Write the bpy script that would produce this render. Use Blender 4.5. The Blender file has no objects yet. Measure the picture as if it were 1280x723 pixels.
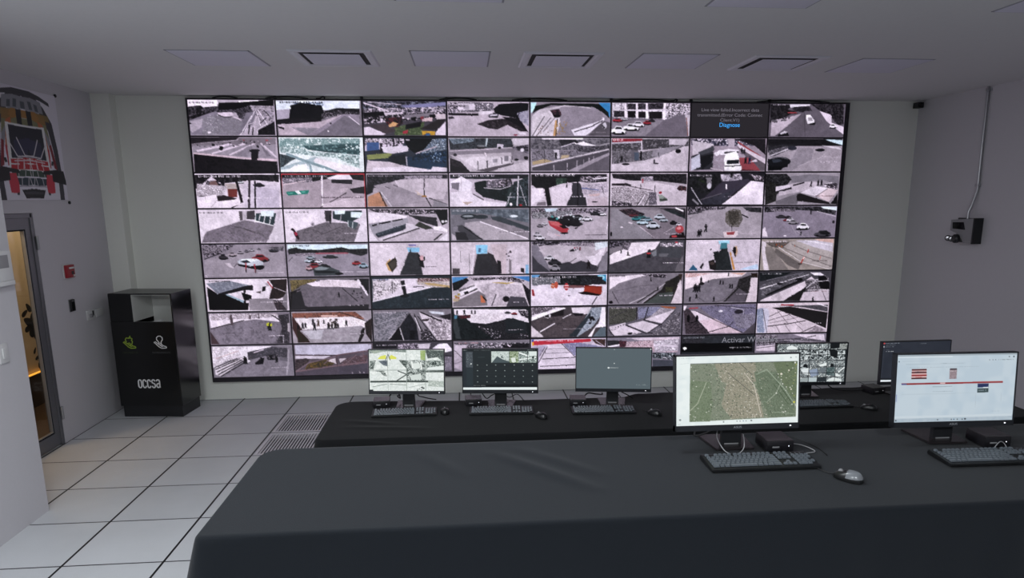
import bpy, bmesh, math, random
import numpy as np
from mathutils import Vector, Matrix

random.seed(4)
C = bpy.context.scene.collection
PI = math.pi
R = math.radians

# ------------------------------------------------------------------ materials
def lin(c):
    if isinstance(c, str): c = [int(c[i:i+2], 16) / 255 for i in (0, 2, 4)]
    return tuple(v / 12.92 if v <= .04045 else ((v + .055) / 1.055) ** 2.4 for v in c) + (1,)
def mat(name, col, rough=.6, metal=0, spec=.5, bump=0, scale=40, vary=0, emit=0, sheen=0):
    m = bpy.data.materials.new(name); m.use_nodes = True
    nt = m.node_tree; b = nt.nodes['Principled BSDF']
    c = lin(col)
    b.inputs['Base Color'].default_value = c
    b.inputs['Roughness'].default_value = rough; b.inputs['Metallic'].default_value = metal
    b.inputs['Specular IOR Level'].default_value = spec
    if sheen: b.inputs['Sheen Weight'].default_value = sheen
    if emit:
        b.inputs['Emission Color'].default_value = c; b.inputs['Emission Strength'].default_value = emit
    if bump or vary:
        tc = nt.nodes.new('ShaderNodeTexCoord'); n = nt.nodes.new('ShaderNodeTexNoise')
        n.inputs['Scale'].default_value = scale; n.inputs['Detail'].default_value = 4
        nt.links.new(tc.outputs['Object'], n.inputs['Vector'])
        if bump:
            bp = nt.nodes.new('ShaderNodeBump'); bp.inputs['Strength'].default_value = bump; bp.inputs['Distance'].default_value = .01
            nt.links.new(n.outputs['Fac'], bp.inputs['Height']); nt.links.new(bp.outputs['Normal'], b.inputs['Normal'])
        if vary:
            mx = nt.nodes.new('ShaderNodeMix'); mx.data_type = 'RGBA'
            mx.inputs['A'].default_value = tuple(v * (1 - vary) for v in c[:3]) + (1,)
            mx.inputs['B'].default_value = tuple(min(1, v * (1 + vary)) for v in c[:3]) + (1,)
            nt.links.new(n.outputs['Fac'], mx.inputs['Factor']); nt.links.new(mx.outputs['Result'], b.inputs['Base Color'])
    return m
M = dict(
    wall=mat('wall_paint_lit', 'e6e7e0', .75, bump=.04, scale=60, vary=.03),  # one white paint all round; this copy carries the lit, greenish tone
    wall_shaded=mat('wall_paint_shaded', 'c6c4c8', .75, bump=.04, scale=60, vary=.03),  # same paint as the back wall, shade and purple cast put into colour
    ceiling=mat('ceiling_paint', 'd6d5d6', .8, bump=.03, scale=30, vary=.03),
    panel=mat('ceiling_panel', 'd6d4e2', .7, vary=.02, scale=12),
    panel_edge=mat('ceiling_panel_edge', '9a99a2', .7, vary=.03, scale=12),
    white_metal=mat('white_metal', 'cfced6', .4, vary=.03, scale=14),
    slot=mat('dark_slot', '141417', .8, vary=.1, scale=30),
    black=mat('black_plastic', '1b1c1f', .45, vary=.08, scale=50),
    black_gloss=mat('black_lacquer', '121314', .28, vary=.08, scale=20),
    bin_side=mat('black_sheet', '131415', .22, vary=.06, scale=18),
    bezel=mat('dark_bezel', '1d1f24', .4, vary=.06, scale=50),
    wallframe=mat('video_wall_frame', '26222a', .45, vary=.06, scale=20),
    gap=mat('video_wall_gap', '302a33', .6, vary=.05, scale=20),
    key=mat('key_plastic', '555b61', .3, vary=.08, scale=80),  # grey lightened to carry the video wall's glare on the keys
    kbase=mat('keyboard_plastic', '0e0f11', .4, vary=.08, scale=60),
    silver=mat('silver_plastic', 'a9abb0', .3, .3, vary=.04, scale=40),
    pc=mat('mini_pc_plastic', '2b2729', .26, vary=.08, scale=60),
    pc_front=mat('mini_pc_front', '17161a', .4, vary=.08, scale=60),
    cloth=mat('charcoal_cloth', '0e1319', .85, spec=.2, bump=.12, scale=300, vary=.08, sheen=.09),
    cloth_black=mat('black_cloth', '0e0f11', .85, spec=.15, bump=.12, scale=300, vary=.08, sheen=.06),
    alu=mat('door_aluminium', '77777c', .4, .55, vary=.04, scale=20),
    alu_light=mat('brushed_edge', 'a9a9ab', .35, .6, vary=.04, scale=20),
    steel=mat('galvanised_steel', 'b0b1b4', .3, .85, vary=.08, scale=60),
    liner=mat('pale_liner', 'cfd0cc', .45, vary=.03, scale=20),
    palm=mat('mouse_back', '6d7074', .22, vary=.03, scale=40),
    red=mat('red_plastic', '97222c', .4, vary=.06, scale=40),
    light_plastic=mat('light_plastic', 'cfcfcf', .45, vary=.03, scale=40),
    grey_plastic=mat('grey_plastic', '8b8b8d', .45, vary=.05, scale=40),
    cable=mat('black_cable', '121214', .5, vary=.1, scale=60),
    grate=mat('grate_aluminium', 'dcdade', .4, .3, vary=.04, scale=40),
    pit=mat('grate_pit', '09090b', .9, vary=.1, scale=20),
    lens=mat('lens', '0a0a0c', .1, vary=.05, scale=40),
    lamp_glass=mat('lamp_reflector', 'd5d5d8', .15, .6, vary=.04, scale=40),
    corridor=mat('corridor_paint', 'c6b294', .6, bump=.03, scale=30, vary=.06),
    dark_wood=mat('dark_wood_base', '3a2c22', .5, vary=.2, scale=14),
    corridor_floor=mat('corridor_tile', '4a3b2e', .35, vary=.12, scale=8),
    led=mat('led_strip', 'ffb545', .5, emit=1.1),
    white_led=mat('white_light', 'f4f6ff', .5, emit=1.2),
    silhouette=mat('black_silhouette', '120f0d', .6, vary=.05, scale=40),
    logo_white=mat('white_print', 'e4e4e4', .5, vary=.02, scale=40),
    logo_green=mat('green_print', '97b03a', .5, vary=.02, scale=40),
    logo_dim=mat('grey_print', '4c4e50', .5, vary=.02, scale=40),
    logo_dimgreen=mat('dull_green_print', '2f3a1c', .5, vary=.02, scale=40),
    text_grey=mat('screen_text_grey', '77737c', .5, emit=.75),
    text_blue=mat('screen_text_blue', '3fa4f2', .5, emit=1),
    text_wm=mat('screen_watermark', '86858f', .5, emit=.7),
    text_logo=mat('bezel_print', '8b8e92', .5, vary=.02, scale=40),
    poster=mat('poster_print_base', 'b9b5bd', .6, vary=.03, scale=14),
)
def glass_mat():
    m = bpy.data.materials.new('door_glass'); m.use_nodes = True
    nt = m.node_tree; nt.nodes.remove(nt.nodes['Principled BSDF'])
    t = nt.nodes.new('ShaderNodeBsdfTransparent'); t.inputs[0].default_value = (.93, .94, .93, 1)
    g = nt.nodes.new('ShaderNodeBsdfGlossy'); g.inputs['Roughness'].default_value = .03
    x = nt.nodes.new('ShaderNodeMixShader')
    x.inputs[0].default_value = .045; nt.links.new(t.outputs[0], x.inputs[1]); nt.links.new(g.outputs[0], x.inputs[2])
    nt.links.new(x.outputs[0], nt.nodes['Material Output'].inputs['Surface'])
    return m
M['glass'] = glass_mat()
def screen_mat(name, strength, rough=.35):
    m = bpy.data.materials.new(name); m.use_nodes = True
    nt = m.node_tree; b = nt.nodes['Principled BSDF']
    b.inputs['Base Color'].default_value = (.006, .006, .007, 1); b.inputs['Roughness'].default_value = rough
    b.inputs['Specular IOR Level'].default_value = .25
    a = nt.nodes.new('ShaderNodeAttribute'); a.attribute_name = 'picture'
    nt.links.new(a.outputs['Color'], b.inputs['Emission Color']); b.inputs['Emission Strength'].default_value = strength
    m.cycles.emission_sampling = 'NONE'
    return m
M['feed'] = screen_mat('video_wall_picture', 1.0)
M['screen'] = screen_mat('monitor_picture', .97)
def floor_mat():
    m = bpy.data.materials.new('raised_floor_tiles'); m.use_nodes = True
    nt = m.node_tree; N = nt.nodes.new; K = nt.links.new; b = nt.nodes['Principled BSDF']
    geo = N('ShaderNodeNewGeometry'); sx = N('ShaderNodeSeparateXYZ'); K(geo.outputs['Position'], sx.inputs[0])
    def mth(op, a, v=None, w=None):
        n = N('ShaderNodeMath'); n.operation = op
        for i, q in enumerate((a, v, w)):
            if q is None: continue
            if isinstance(q, (int, float)): n.inputs[i].default_value = q
            else: K(q, n.inputs[i])
        return n.outputs[0]
    T = .61
    def axis(o, off):
        t = mth('DIVIDE', mth('SUBTRACT', o, off), T)
        f = mth('FRACT', mth('ADD', t, .5))
        return mth('MULTIPLY', mth('ABSOLUTE', mth('SUBTRACT', f, .5)), T), mth('FLOOR', t)
    dx, ix = axis(sx.outputs[0], 0); dy, iy = axis(sx.outputs[1], -.595)
    lx = mth('LESS_THAN', dx, .0078); ly = mth('LESS_THAN', dy, .0062)
    cv = N('ShaderNodeCombineXYZ'); K(ix, cv.inputs[0]); K(iy, cv.inputs[1])
    wn = N('ShaderNodeTexWhiteNoise'); wn.noise_dimensions = '3D'; K(cv.outputs[0], wn.inputs['Vector'])
    n1 = N('ShaderNodeTexNoise'); n1.inputs['Scale'].default_value = 180; n1.inputs['Detail'].default_value = 3; K(geo.outputs['Position'], n1.inputs['Vector'])
    n2 = N('ShaderNodeTexNoise'); n2.inputs['Scale'].default_value = 3; n2.inputs['Detail'].default_value = 4; K(geo.outputs['Position'], n2.inputs['Vector'])
    v = mth('ADD', mth('MULTIPLY', wn.outputs['Value'], .07), mth('ADD', mth('MULTIPLY', n1.outputs['Fac'], .22), mth('MULTIPLY', n2.outputs['Fac'], .14)))
    v = mth('ADD', v, .77)
    tile = N('ShaderNodeMix'); tile.data_type = 'RGBA'; tile.blend_type = 'MULTIPLY'; tile.inputs['Factor'].default_value = 1
    tile.inputs['A'].default_value = lin('c3c5c8'); cc = N('ShaderNodeCombineColor')
    for i in range(3): K(v, cc.inputs[i])
    K(cc.outputs[0], tile.inputs['B'])
    m1 = N('ShaderNodeMix'); m1.data_type = 'RGBA'; K(ly, m1.inputs['Factor']); K(tile.outputs['Result'], m1.inputs['A']); m1.inputs['B'].default_value = lin('3c3a3d')
    m2 = N('ShaderNodeMix'); m2.data_type = 'RGBA'; K(lx, m2.inputs['Factor']); K(m1.outputs['Result'], m2.inputs['A']); m2.inputs['B'].default_value = lin('0d0c0e')
    K(m2.outputs['Result'], b.inputs['Base Color'])
    b.inputs['Roughness'].default_value = .5; b.inputs['Specular IOR Level'].default_value = .35
    return m
M['floor'] = floor_mat()

# ------------------------------------------------------------------ shape helpers
def box(bm, c, s, rot=0, bevel=0, seg=2):
    r = bmesh.ops.create_cube(bm, size=1)
    vs = r['verts']
    bmesh.ops.scale(bm, vec=s, verts=vs)
    if bevel:
        es = list({e for v in vs for e in v.link_edges})
        g = bmesh.ops.bevel(bm, geom=es, offset=min(bevel, min(s) * .45), segments=seg, affect='EDGES', profile=.6)
        vs = list({v for f in g['faces'] for v in f.verts} | {v for v in vs if v.is_valid})
    if rot: bmesh.ops.rotate(bm, cent=(0, 0, 0), matrix=Matrix.Rotation(rot, 3, 'Z'), verts=vs)
    bmesh.ops.translate(bm, vec=c, verts=vs)
    return vs
def prism(bm, pts, d, axis='y', at=0.0):
    """closed outline in a plane, pushed along axis from at to at+d"""
    def P(a, b, k):
        return {'y': (a, k, b), 'z': (a, b, k), 'x': (k, a, b)}[axis]
    lo = [bm.verts.new(P(a, b, at)) for a, b in pts]; hi = [bm.verts.new(P(a, b, at + d)) for a, b in pts]
    n = len(pts)
    fs = [bm.faces.new(lo), bm.faces.new(hi[::-1])]
    for i in range(n): fs.append(bm.faces.new((lo[(i + 1) % n], lo[i], hi[i], hi[(i + 1) % n])))
    bmesh.ops.recalc_face_normals(bm, faces=fs)
def tube(bm, pts, r, n=8, smooth=6, caps=True):
    P = [Vector(p) for p in pts]
    if smooth and len(P) > 2:
        Q = []
        for i in range(len(P) - 1):
            a, b, c, d = P[max(0, i - 1)], P[i], P[i + 1], P[min(len(P) - 1, i + 2)]
            for k in range(smooth):
                t = k / smooth
                Q.append(.5 * ((2 * b) + (c - a) * t + (2 * a - 5 * b + 4 * c - d) * t * t + (3 * b - a - 3 * c + d) * t ** 3))
        P = Q + [P[-1]]
    rings = []; up = Vector((0, 0, 1))
    for i, p in enumerate(P):
        t = (P[min(i + 1, len(P) - 1)] - P[max(i - 1, 0)]).normalized()
        if abs(t.dot(up)) > .95: up = Vector((1, 0, 0))
        x = t.cross(up).normalized(); y = x.cross(t).normalized(); up = y
        rings.append([bm.verts.new(p + (x * math.cos(a) + y * math.sin(a)) * r) for a in (2 * PI * k / n for k in range(n))])
    for A, B in zip(rings[:-1], rings[1:]):
        for k in range(n): bm.faces.new((A[k], A[(k + 1) % n], B[(k + 1) % n], B[k]))
    if caps: bm.faces.new(rings[0][::-1]); bm.faces.new(rings[-1])
def lathe(bm, prof, n=24, mtx=None):
    rings = []
    for rr, z in prof:
        rings.append([bm.verts.new((rr * math.cos(2 * PI * k / n), rr * math.sin(2 * PI * k / n), z)) for k in range(n)])
    for A, B in zip(rings[:-1], rings[1:]):
        for k in range(n): bm.faces.new((A[k], A[(k + 1) % n], B[(k + 1) % n], B[k]))
    bm.faces.new(rings[0][::-1]); bm.faces.new(rings[-1])
    if mtx: bmesh.ops.transform(bm, matrix=mtx, verts=[v for r_ in rings for v in r_])
def ribbon(bm, pts, w, d=.0015, closed=False):
    """a printed stroke in the local xz plane (thickness d towards -y)"""
    P = [Vector((a, 0, b)) for a, b in pts]
    n = len(P); L = []; Rr = []
    for i in range(n):
        a = P[(i - 1) % n] if closed or i else P[i]; b = P[(i + 1) % n] if closed or i < n - 1 else P[i]
        t = (b - a).normalized(); nn = Vector((-t.z, 0, t.x)) * w / 2
        L.append(P[i] + nn); Rr.append(P[i] - nn)
    f = []
    for s in (L, Rr): f.append([bm.verts.new(p + Vector((0, -d, 0))) for p in s])
    for s in (L, Rr): f.append([bm.verts.new(p) for p in s])
    for i in range(n if closed else n - 1):
        j = (i + 1) % n
        bm.faces.new((f[0][i], f[0][j], f[1][j], f[1][i])); bm.faces.new((f[2][i], f[2][j], f[0][j], f[0][i])); bm.faces.new((f[1][i], f[1][j], f[3][j], f[3][i]))
def obj(name, bm, m, parent=None, smooth=False, loc=None):
    me = bpy.data.meshes.new(name)
    bm.normal_update(); bm.to_mesh(me); bm.free()
    me.materials.append(m)
    if smooth:
        me.polygons.foreach_set('use_smooth', [True] * len(me.polygons))
        try: me.set_sharp_from_angle(angle=R(40))
        except Exception: pass
    o = bpy.data.objects.new(name, me); C.objects.link(o)
    if parent: o.parent = parent
    if loc: o.location = loc
    return o
def tag(o, label, cat, group=None):
    o['label'] = label; o['category'] = cat
    if group: o['group'] = group
    return o
def thing(name, label, cat, loc=(0, 0, 0), rz=0, group=None):
    o = bpy.data.objects.new(name, None); C.objects.link(o); o.empty_display_size = .1
    o.location = loc; o.rotation_euler = (0, 0, rz)
    return tag(o, label, cat, group)
def struct(name, bm, m, smooth=False):
    o = obj(name, bm, m, None, smooth); o['kind'] = 'structure'; return o
def boxobj(name, c, s, m, parent=None, bevel=0, rot=0):
    bm = bmesh.new(); box(bm, c, s, rot, bevel); return obj(name, bm, m, parent, bool(bevel))
def copy_tree(src, loc, rz, label, parent=None):
    def cp(o, par):
        c = o.copy(); C.objects.link(c)
        if par: c.parent = par
        for ch in list(o.children): cp(ch, c)
        return c
    c = cp(src, None); c.location = loc; c.rotation_euler = (0, 0, rz); c['label'] = label
    return c
def text_obj(name, body, size, m, parent, loc, rot=(PI / 2, 0, 0), align='LEFT', depth=.0006, sx=1):
    cu = bpy.data.curves.new(name, 'FONT'); cu.body = body; cu.size = size; cu.align_x = align; cu.extrude = depth
    t = bpy.data.objects.new('t', cu); C.objects.link(t)
    bpy.context.view_layer.update()
    me = bpy.data.meshes.new_from_object(t.evaluated_get(bpy.context.evaluated_depsgraph_get()))
    bpy.data.objects.remove(t); bpy.data.curves.remove(cu)
    me.materials.clear(); me.materials.append(m)
    o = bpy.data.objects.new(name, me); C.objects.link(o)
    o.parent = parent; o.location = loc; o.rotation_euler = rot; o.scale = (sx, 1, 1)
    return o

# ------------------------------------------------------------------ screens' painter
# ---- small painter for what the screens show (flat displays) ----
FONT = dict(zip("ABCDEFGHIJKLMNOPQRSTUVWXYZ0123456789-:./(),'",
 [
 "25755","65656","34443","65556","74647","74644","34553","55755","72227","11152","55655","44447","57755","57775","25552",
 "65644","25563","65655","34216","72222","55557","55552","55775","55255","55222","71247",
 "75557","26227","61247","61216","55711","74617","34757","71222","75757","75716",
 "00700","02020","00002","11244","24442","21112","00024","22000"]))
NAMED = dict(k='1e1b22', d='3a343e', g='6f6672', m='94899a', l='b9abba', p='d8c6d6', w='efe0ee')
def rgb(s):
    s = NAMED.get(s, s)
    return np.array([int(s[i:i+2], 16) / 255 for i in (0, 2, 4)])
class Painter:
    def __init__(s, w, h, seed, bg='1e1b22'):
        s.W, s.H = w, h
        s.a = np.empty((h, w, 3)); s.a[:] = rgb(bg)
        s.rng = np.random.default_rng(seed)
    def mask(s, pts):
        P = np.array(pts, float).reshape(-1, 2) * [s.W / 1000, s.H / 1000]
        x0, y0 = np.floor(P.min(0)).astype(int); x1, y1 = np.ceil(P.max(0)).astype(int) + 1
        x0, y0, x1, y1 = max(0, x0), max(0, y0), min(s.W, x1), min(s.H, y1)
        if x1 <= x0 or y1 <= y0: return None
        X, Y = np.meshgrid(np.arange(x0, x1) + .5, np.arange(y0, y1) + .5)
        m = np.zeros(X.shape, bool)
        for (ax, ay), (bx, by) in zip(P, np.roll(P, -1, 0)):
            if ay == by: continue
            m ^= ((ay > Y) != (by > Y)) & (X < (bx - ax) * (Y - ay) / (by - ay) + ax)
        return (slice(y0, y1), slice(x0, x1)), m
    def poly(s, c, pts):
        r = s.mask(pts)
        if r: s.a[r[0]][r[1]] = rgb(c)
    def line(s, c, w, pts):
        P = np.array(pts, float).reshape(-1, 2)
        asp = s.H / s.W
        for (ax, ay), (bx, by) in zip(P[:-1], P[1:]):
            dx, dy = bx - ax, (by - ay) * asp
            L = math.hypot(dx, dy) or 1
            nx, ny = -dy / L * w / 2, dx / L * w / 2 / asp
            s.poly(c, [ax + nx, ay + ny, bx + nx, by + ny, bx - nx, by - ny, ax - nx, ay - ny])
    def ell(s, c, x, y, rx, ry):
        s.poly(c, [v for k in range(14) for v in (x + rx * math.cos(k * .4488), y + ry * math.sin(k * .4488))])
    def noise(s, cols, size, pts):
        r = s.mask(pts)
        if not r: return
        h, w = r[1].shape; cell = max(1.2, size * s.W / 1000 * .42)
        def oct(cell):
            gh, gw = int(h / cell) + 3, int(w / cell) + 3
            g = s.rng.random((gh, gw)); y = np.arange(h) / cell; x = np.arange(w) / cell
            yi, xi = y.astype(int), x.astype(int); fy, fx = (y - yi)[:, None], (x - xi)[None]
            fy, fx = fy * fy * (3 - 2 * fy), fx * fx * (3 - 2 * fx)
            A = g[yi][:, xi]; B = g[yi][:, xi + 1]; D = g[yi + 1][:, xi]; E = g[yi + 1][:, xi + 1]
            return (A * (1 - fx) + B * fx) * (1 - fy) + (D * (1 - fx) + E * fx) * fy
        v = oct(cell) * .5 + oct(max(1.1, cell * .4)) * .5
        v = np.clip((v - .5) * 1.8 + .5, 0, .9999)
        C = np.array([rgb(c) for c in cols.split(',')]); n = len(C)
        t = v * n - .5; i = np.clip(np.floor(t), 0, n - 2).astype(int) if n > 1 else np.zeros(t.shape, int)
        f = np.clip(t - i, 0, 1)[..., None]
        col = C[i] * (1 - f) + C[np.minimum(i + 1, n - 1)] * f
        s.a[r[0]][r[1]] = col[r[1]]
    def dots(s, c, rad, n, pts):
        P = np.array(pts, float).reshape(-1, 2); lo, hi = P.min(0), P.max(0)
        for k in range(n * 3):
            if n <= 0: break
            q = lo + (hi - lo) * s.rng.random(2); ins = False
            for (ax, ay), (bx, by) in zip(P, np.roll(P, -1, 0)):
                if (ay > q[1]) != (by > q[1]) and q[0] < (bx - ax) * (q[1] - ay) / (by - ay) + ax: ins = not ins
            if ins:
                n -= 1; k2 = rad * (.5 + .8 * s.rng.random())
                s.ell(c, q[0], q[1], k2, k2 * s.W / s.H * (.5 + .5 * s.rng.random()))
    def text(s, c, x, y, w, h, t):
        n = int(t[1:]) if t[0] == '~' else 0      # too small to read in the photo: bare dashes
        t = t.upper() if not n else 'x' * n; cw = w / (4 * len(t) - 1); ch = h / 5
        for i, k in enumerate(t):
            for j, row in enumerate(FONT.get(k, "00000") if not n else ['0', '0', '0'] if s.rng.random() < .13 else ['0', *map(str, s.rng.integers(2, 8, 3)), '0']):
                b = int(row)
                for q in range(3):
                    if b >> (2 - q) & 1:
                        X, Y = x + (i * 4 + q) * cw, y + j * ch
                        s.poly(c, [X, Y, X + cw * 1.05, Y, X + cw * 1.05, Y + ch, X, Y + ch])
    def car(s, c, x, y, w, h):
        s.ell('1e1b22', x + w * .05, y + h * .3, w * .52, h * .28)
        s.poly(c, [x - w*.5, y + h*.25, x - w*.48, y - h*.05, x - w*.25, y - h*.18, x + w*.3, y - h*.15, x + w*.5, y + h*.05, x + w*.48, y + h*.35, x - w*.3, y + h*.35])
        s.poly(c, [x - w*.3, y - h*.1, x - w*.18, y - h*.45, x + w*.18, y - h*.42, x + w*.34, y - h*.1])
        s.poly('2c2a32', [x - w*.25, y - h*.1, x - w*.16, y - h*.33, x + w*.16, y - h*.31, x + w*.27, y - h*.08])
        s.ell('1a181d', x - w*.3, y + h*.33, w*.09, h*.13); s.ell('1a181d', x + w*.3, y + h*.33, w*.09, h*.13)
    def person(s, c, x, y, h):
        s.ell(c, x, y - h*.42, h*.05, h*.1)
        s.poly(c, [x - h*.08, y - h*.3, x + h*.08, y - h*.3, x + h*.06, y + h*.1, x + h*.08, y + h*.5, x + h*.02, y + h*.5, x, y + h*.15, x - h*.04, y + h*.5, x - h*.1, y + h*.5, x - h*.06, y + h*.1])
    def run(s, src):
        for ln in src.strip().split('\n'):
            q = ln.split(' '); o = q[0]
            if o == 'b': s.a[:] = rgb(q[1]); continue
            if o == 't':
                s.text(q[1], *map(float, q[2:6]), ' '.join(q[6:])); continue
            v = [float(k) for k in q[(1 if o == 'g' else 2):]]
            if o == 'p': s.poly(q[1], v)
            elif o == 'l': s.line(q[1], v[0], v[1:])
            elif o == 'e': s.ell(q[1], *v)
            elif o == 'n': s.noise(q[1], v[0], v[1:])
            elif o == 'd': s.dots(q[1], v[0], int(v[1]), v[2:])
            elif o == 'c': s.car(q[1], *v)
            elif o == 'h': s.person(q[1], *v)
        return s
    def down(s, k):
        h, w = s.H // k, s.W // k
        return s.a[:h * k, :w * k].reshape(h, k, w, k, 3).mean((1, 3))

def sections(src):
    d = {}
    for ln in src.strip().split('\n'):
        if ln[0] == '#': cur = d.setdefault(ln[1:], [])
        else: cur.append(ln)
    return {k: '\n'.join(v) for k, v in d.items()}
def picture(name, img, x0, z0, w, h, m, parent, y=0.0):
    """a flat display showing img (rows from the top), lower left corner x0,z0"""
    H, W = img.shape[:2]
    X, Z = np.meshgrid(x0 + w * np.arange(W) / (W - 1), z0 + h - h * np.arange(H) / (H - 1))
    co = np.stack([X, np.full(X.shape, y), Z], -1).reshape(-1, 3).astype(np.float32)
    i = (np.arange(H - 1)[:, None] * W + np.arange(W - 1)[None]).ravel()
    f = np.stack([i, i + W, i + W + 1, i + 1], -1).astype(np.int32)
    me = bpy.data.meshes.new(name)
    me.vertices.add(len(co)); me.vertices.foreach_set('co', co.ravel())
    me.loops.add(f.size); me.loops.foreach_set('vertex_index', f.ravel())
    me.polygons.add(len(f)); me.polygons.foreach_set('loop_start', np.arange(0, f.size, 4, dtype=np.int32))
    me.update(calc_edges=True)
    a = me.attributes.new('picture', 'FLOAT_COLOR', 'POINT')
    c = np.where(img <= .04045, img / 12.92, ((np.maximum(img, 0) + .055) / 1.055) ** 2.4)
    a.data.foreach_set('color', np.concatenate([c, np.ones(c.shape[:2] + (1,))], -1).astype(np.float32).ravel())
    me.materials.append(m)
    o = bpy.data.objects.new(name, me); C.objects.link(o); o.parent = parent
    return o
def camera_look(im, rng):
    """what a street camera adds: wobbly edges, mottled tone, a cool cast"""
    h, w = im.shape[:2]
    def field(cell):
        gh, gw = int(h / cell) + 3, int(w / cell) + 3
        q = rng.random((gh, gw)) * 2 - 1; y = np.arange(h) / cell; x = np.arange(w) / cell
        yi, xi = y.astype(int), x.astype(int); fy, fx = (y - yi)[:, None], (x - xi)[None]
        return (q[yi][:, xi] * (1 - fx) + q[yi][:, xi + 1] * fx) * (1 - fy) + (q[yi + 1][:, xi] * (1 - fx) + q[yi + 1][:, xi + 1] * fx) * fy
    dx = field(6) * .7 + field(2.2) * .35; dy = field(6) * .5 + field(2.2) * .3
    Y, X = np.mgrid[0:h, 0:w]
    edge = np.minimum(np.minimum(X, w - 1 - X), np.minimum(Y, h - 1 - Y)) > 2
    im = im[np.clip(np.rint(Y + dy * edge), 0, h - 1).astype(int), np.clip(np.rint(X + dx * edge), 0, w - 1).astype(int)]
    im = im * (1 + .05 * field(14) + .045 * field(5) + .04 * field(2) + rng.normal(0, .02, (h, w)))[..., None]
    lum = im.mean(-1, keepdims=True)
    im = im * np.clip(lum, .02, 1) ** .36 * 1.1
    return np.clip(im * [.985, .985, 1.02], 0, 1)
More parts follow.
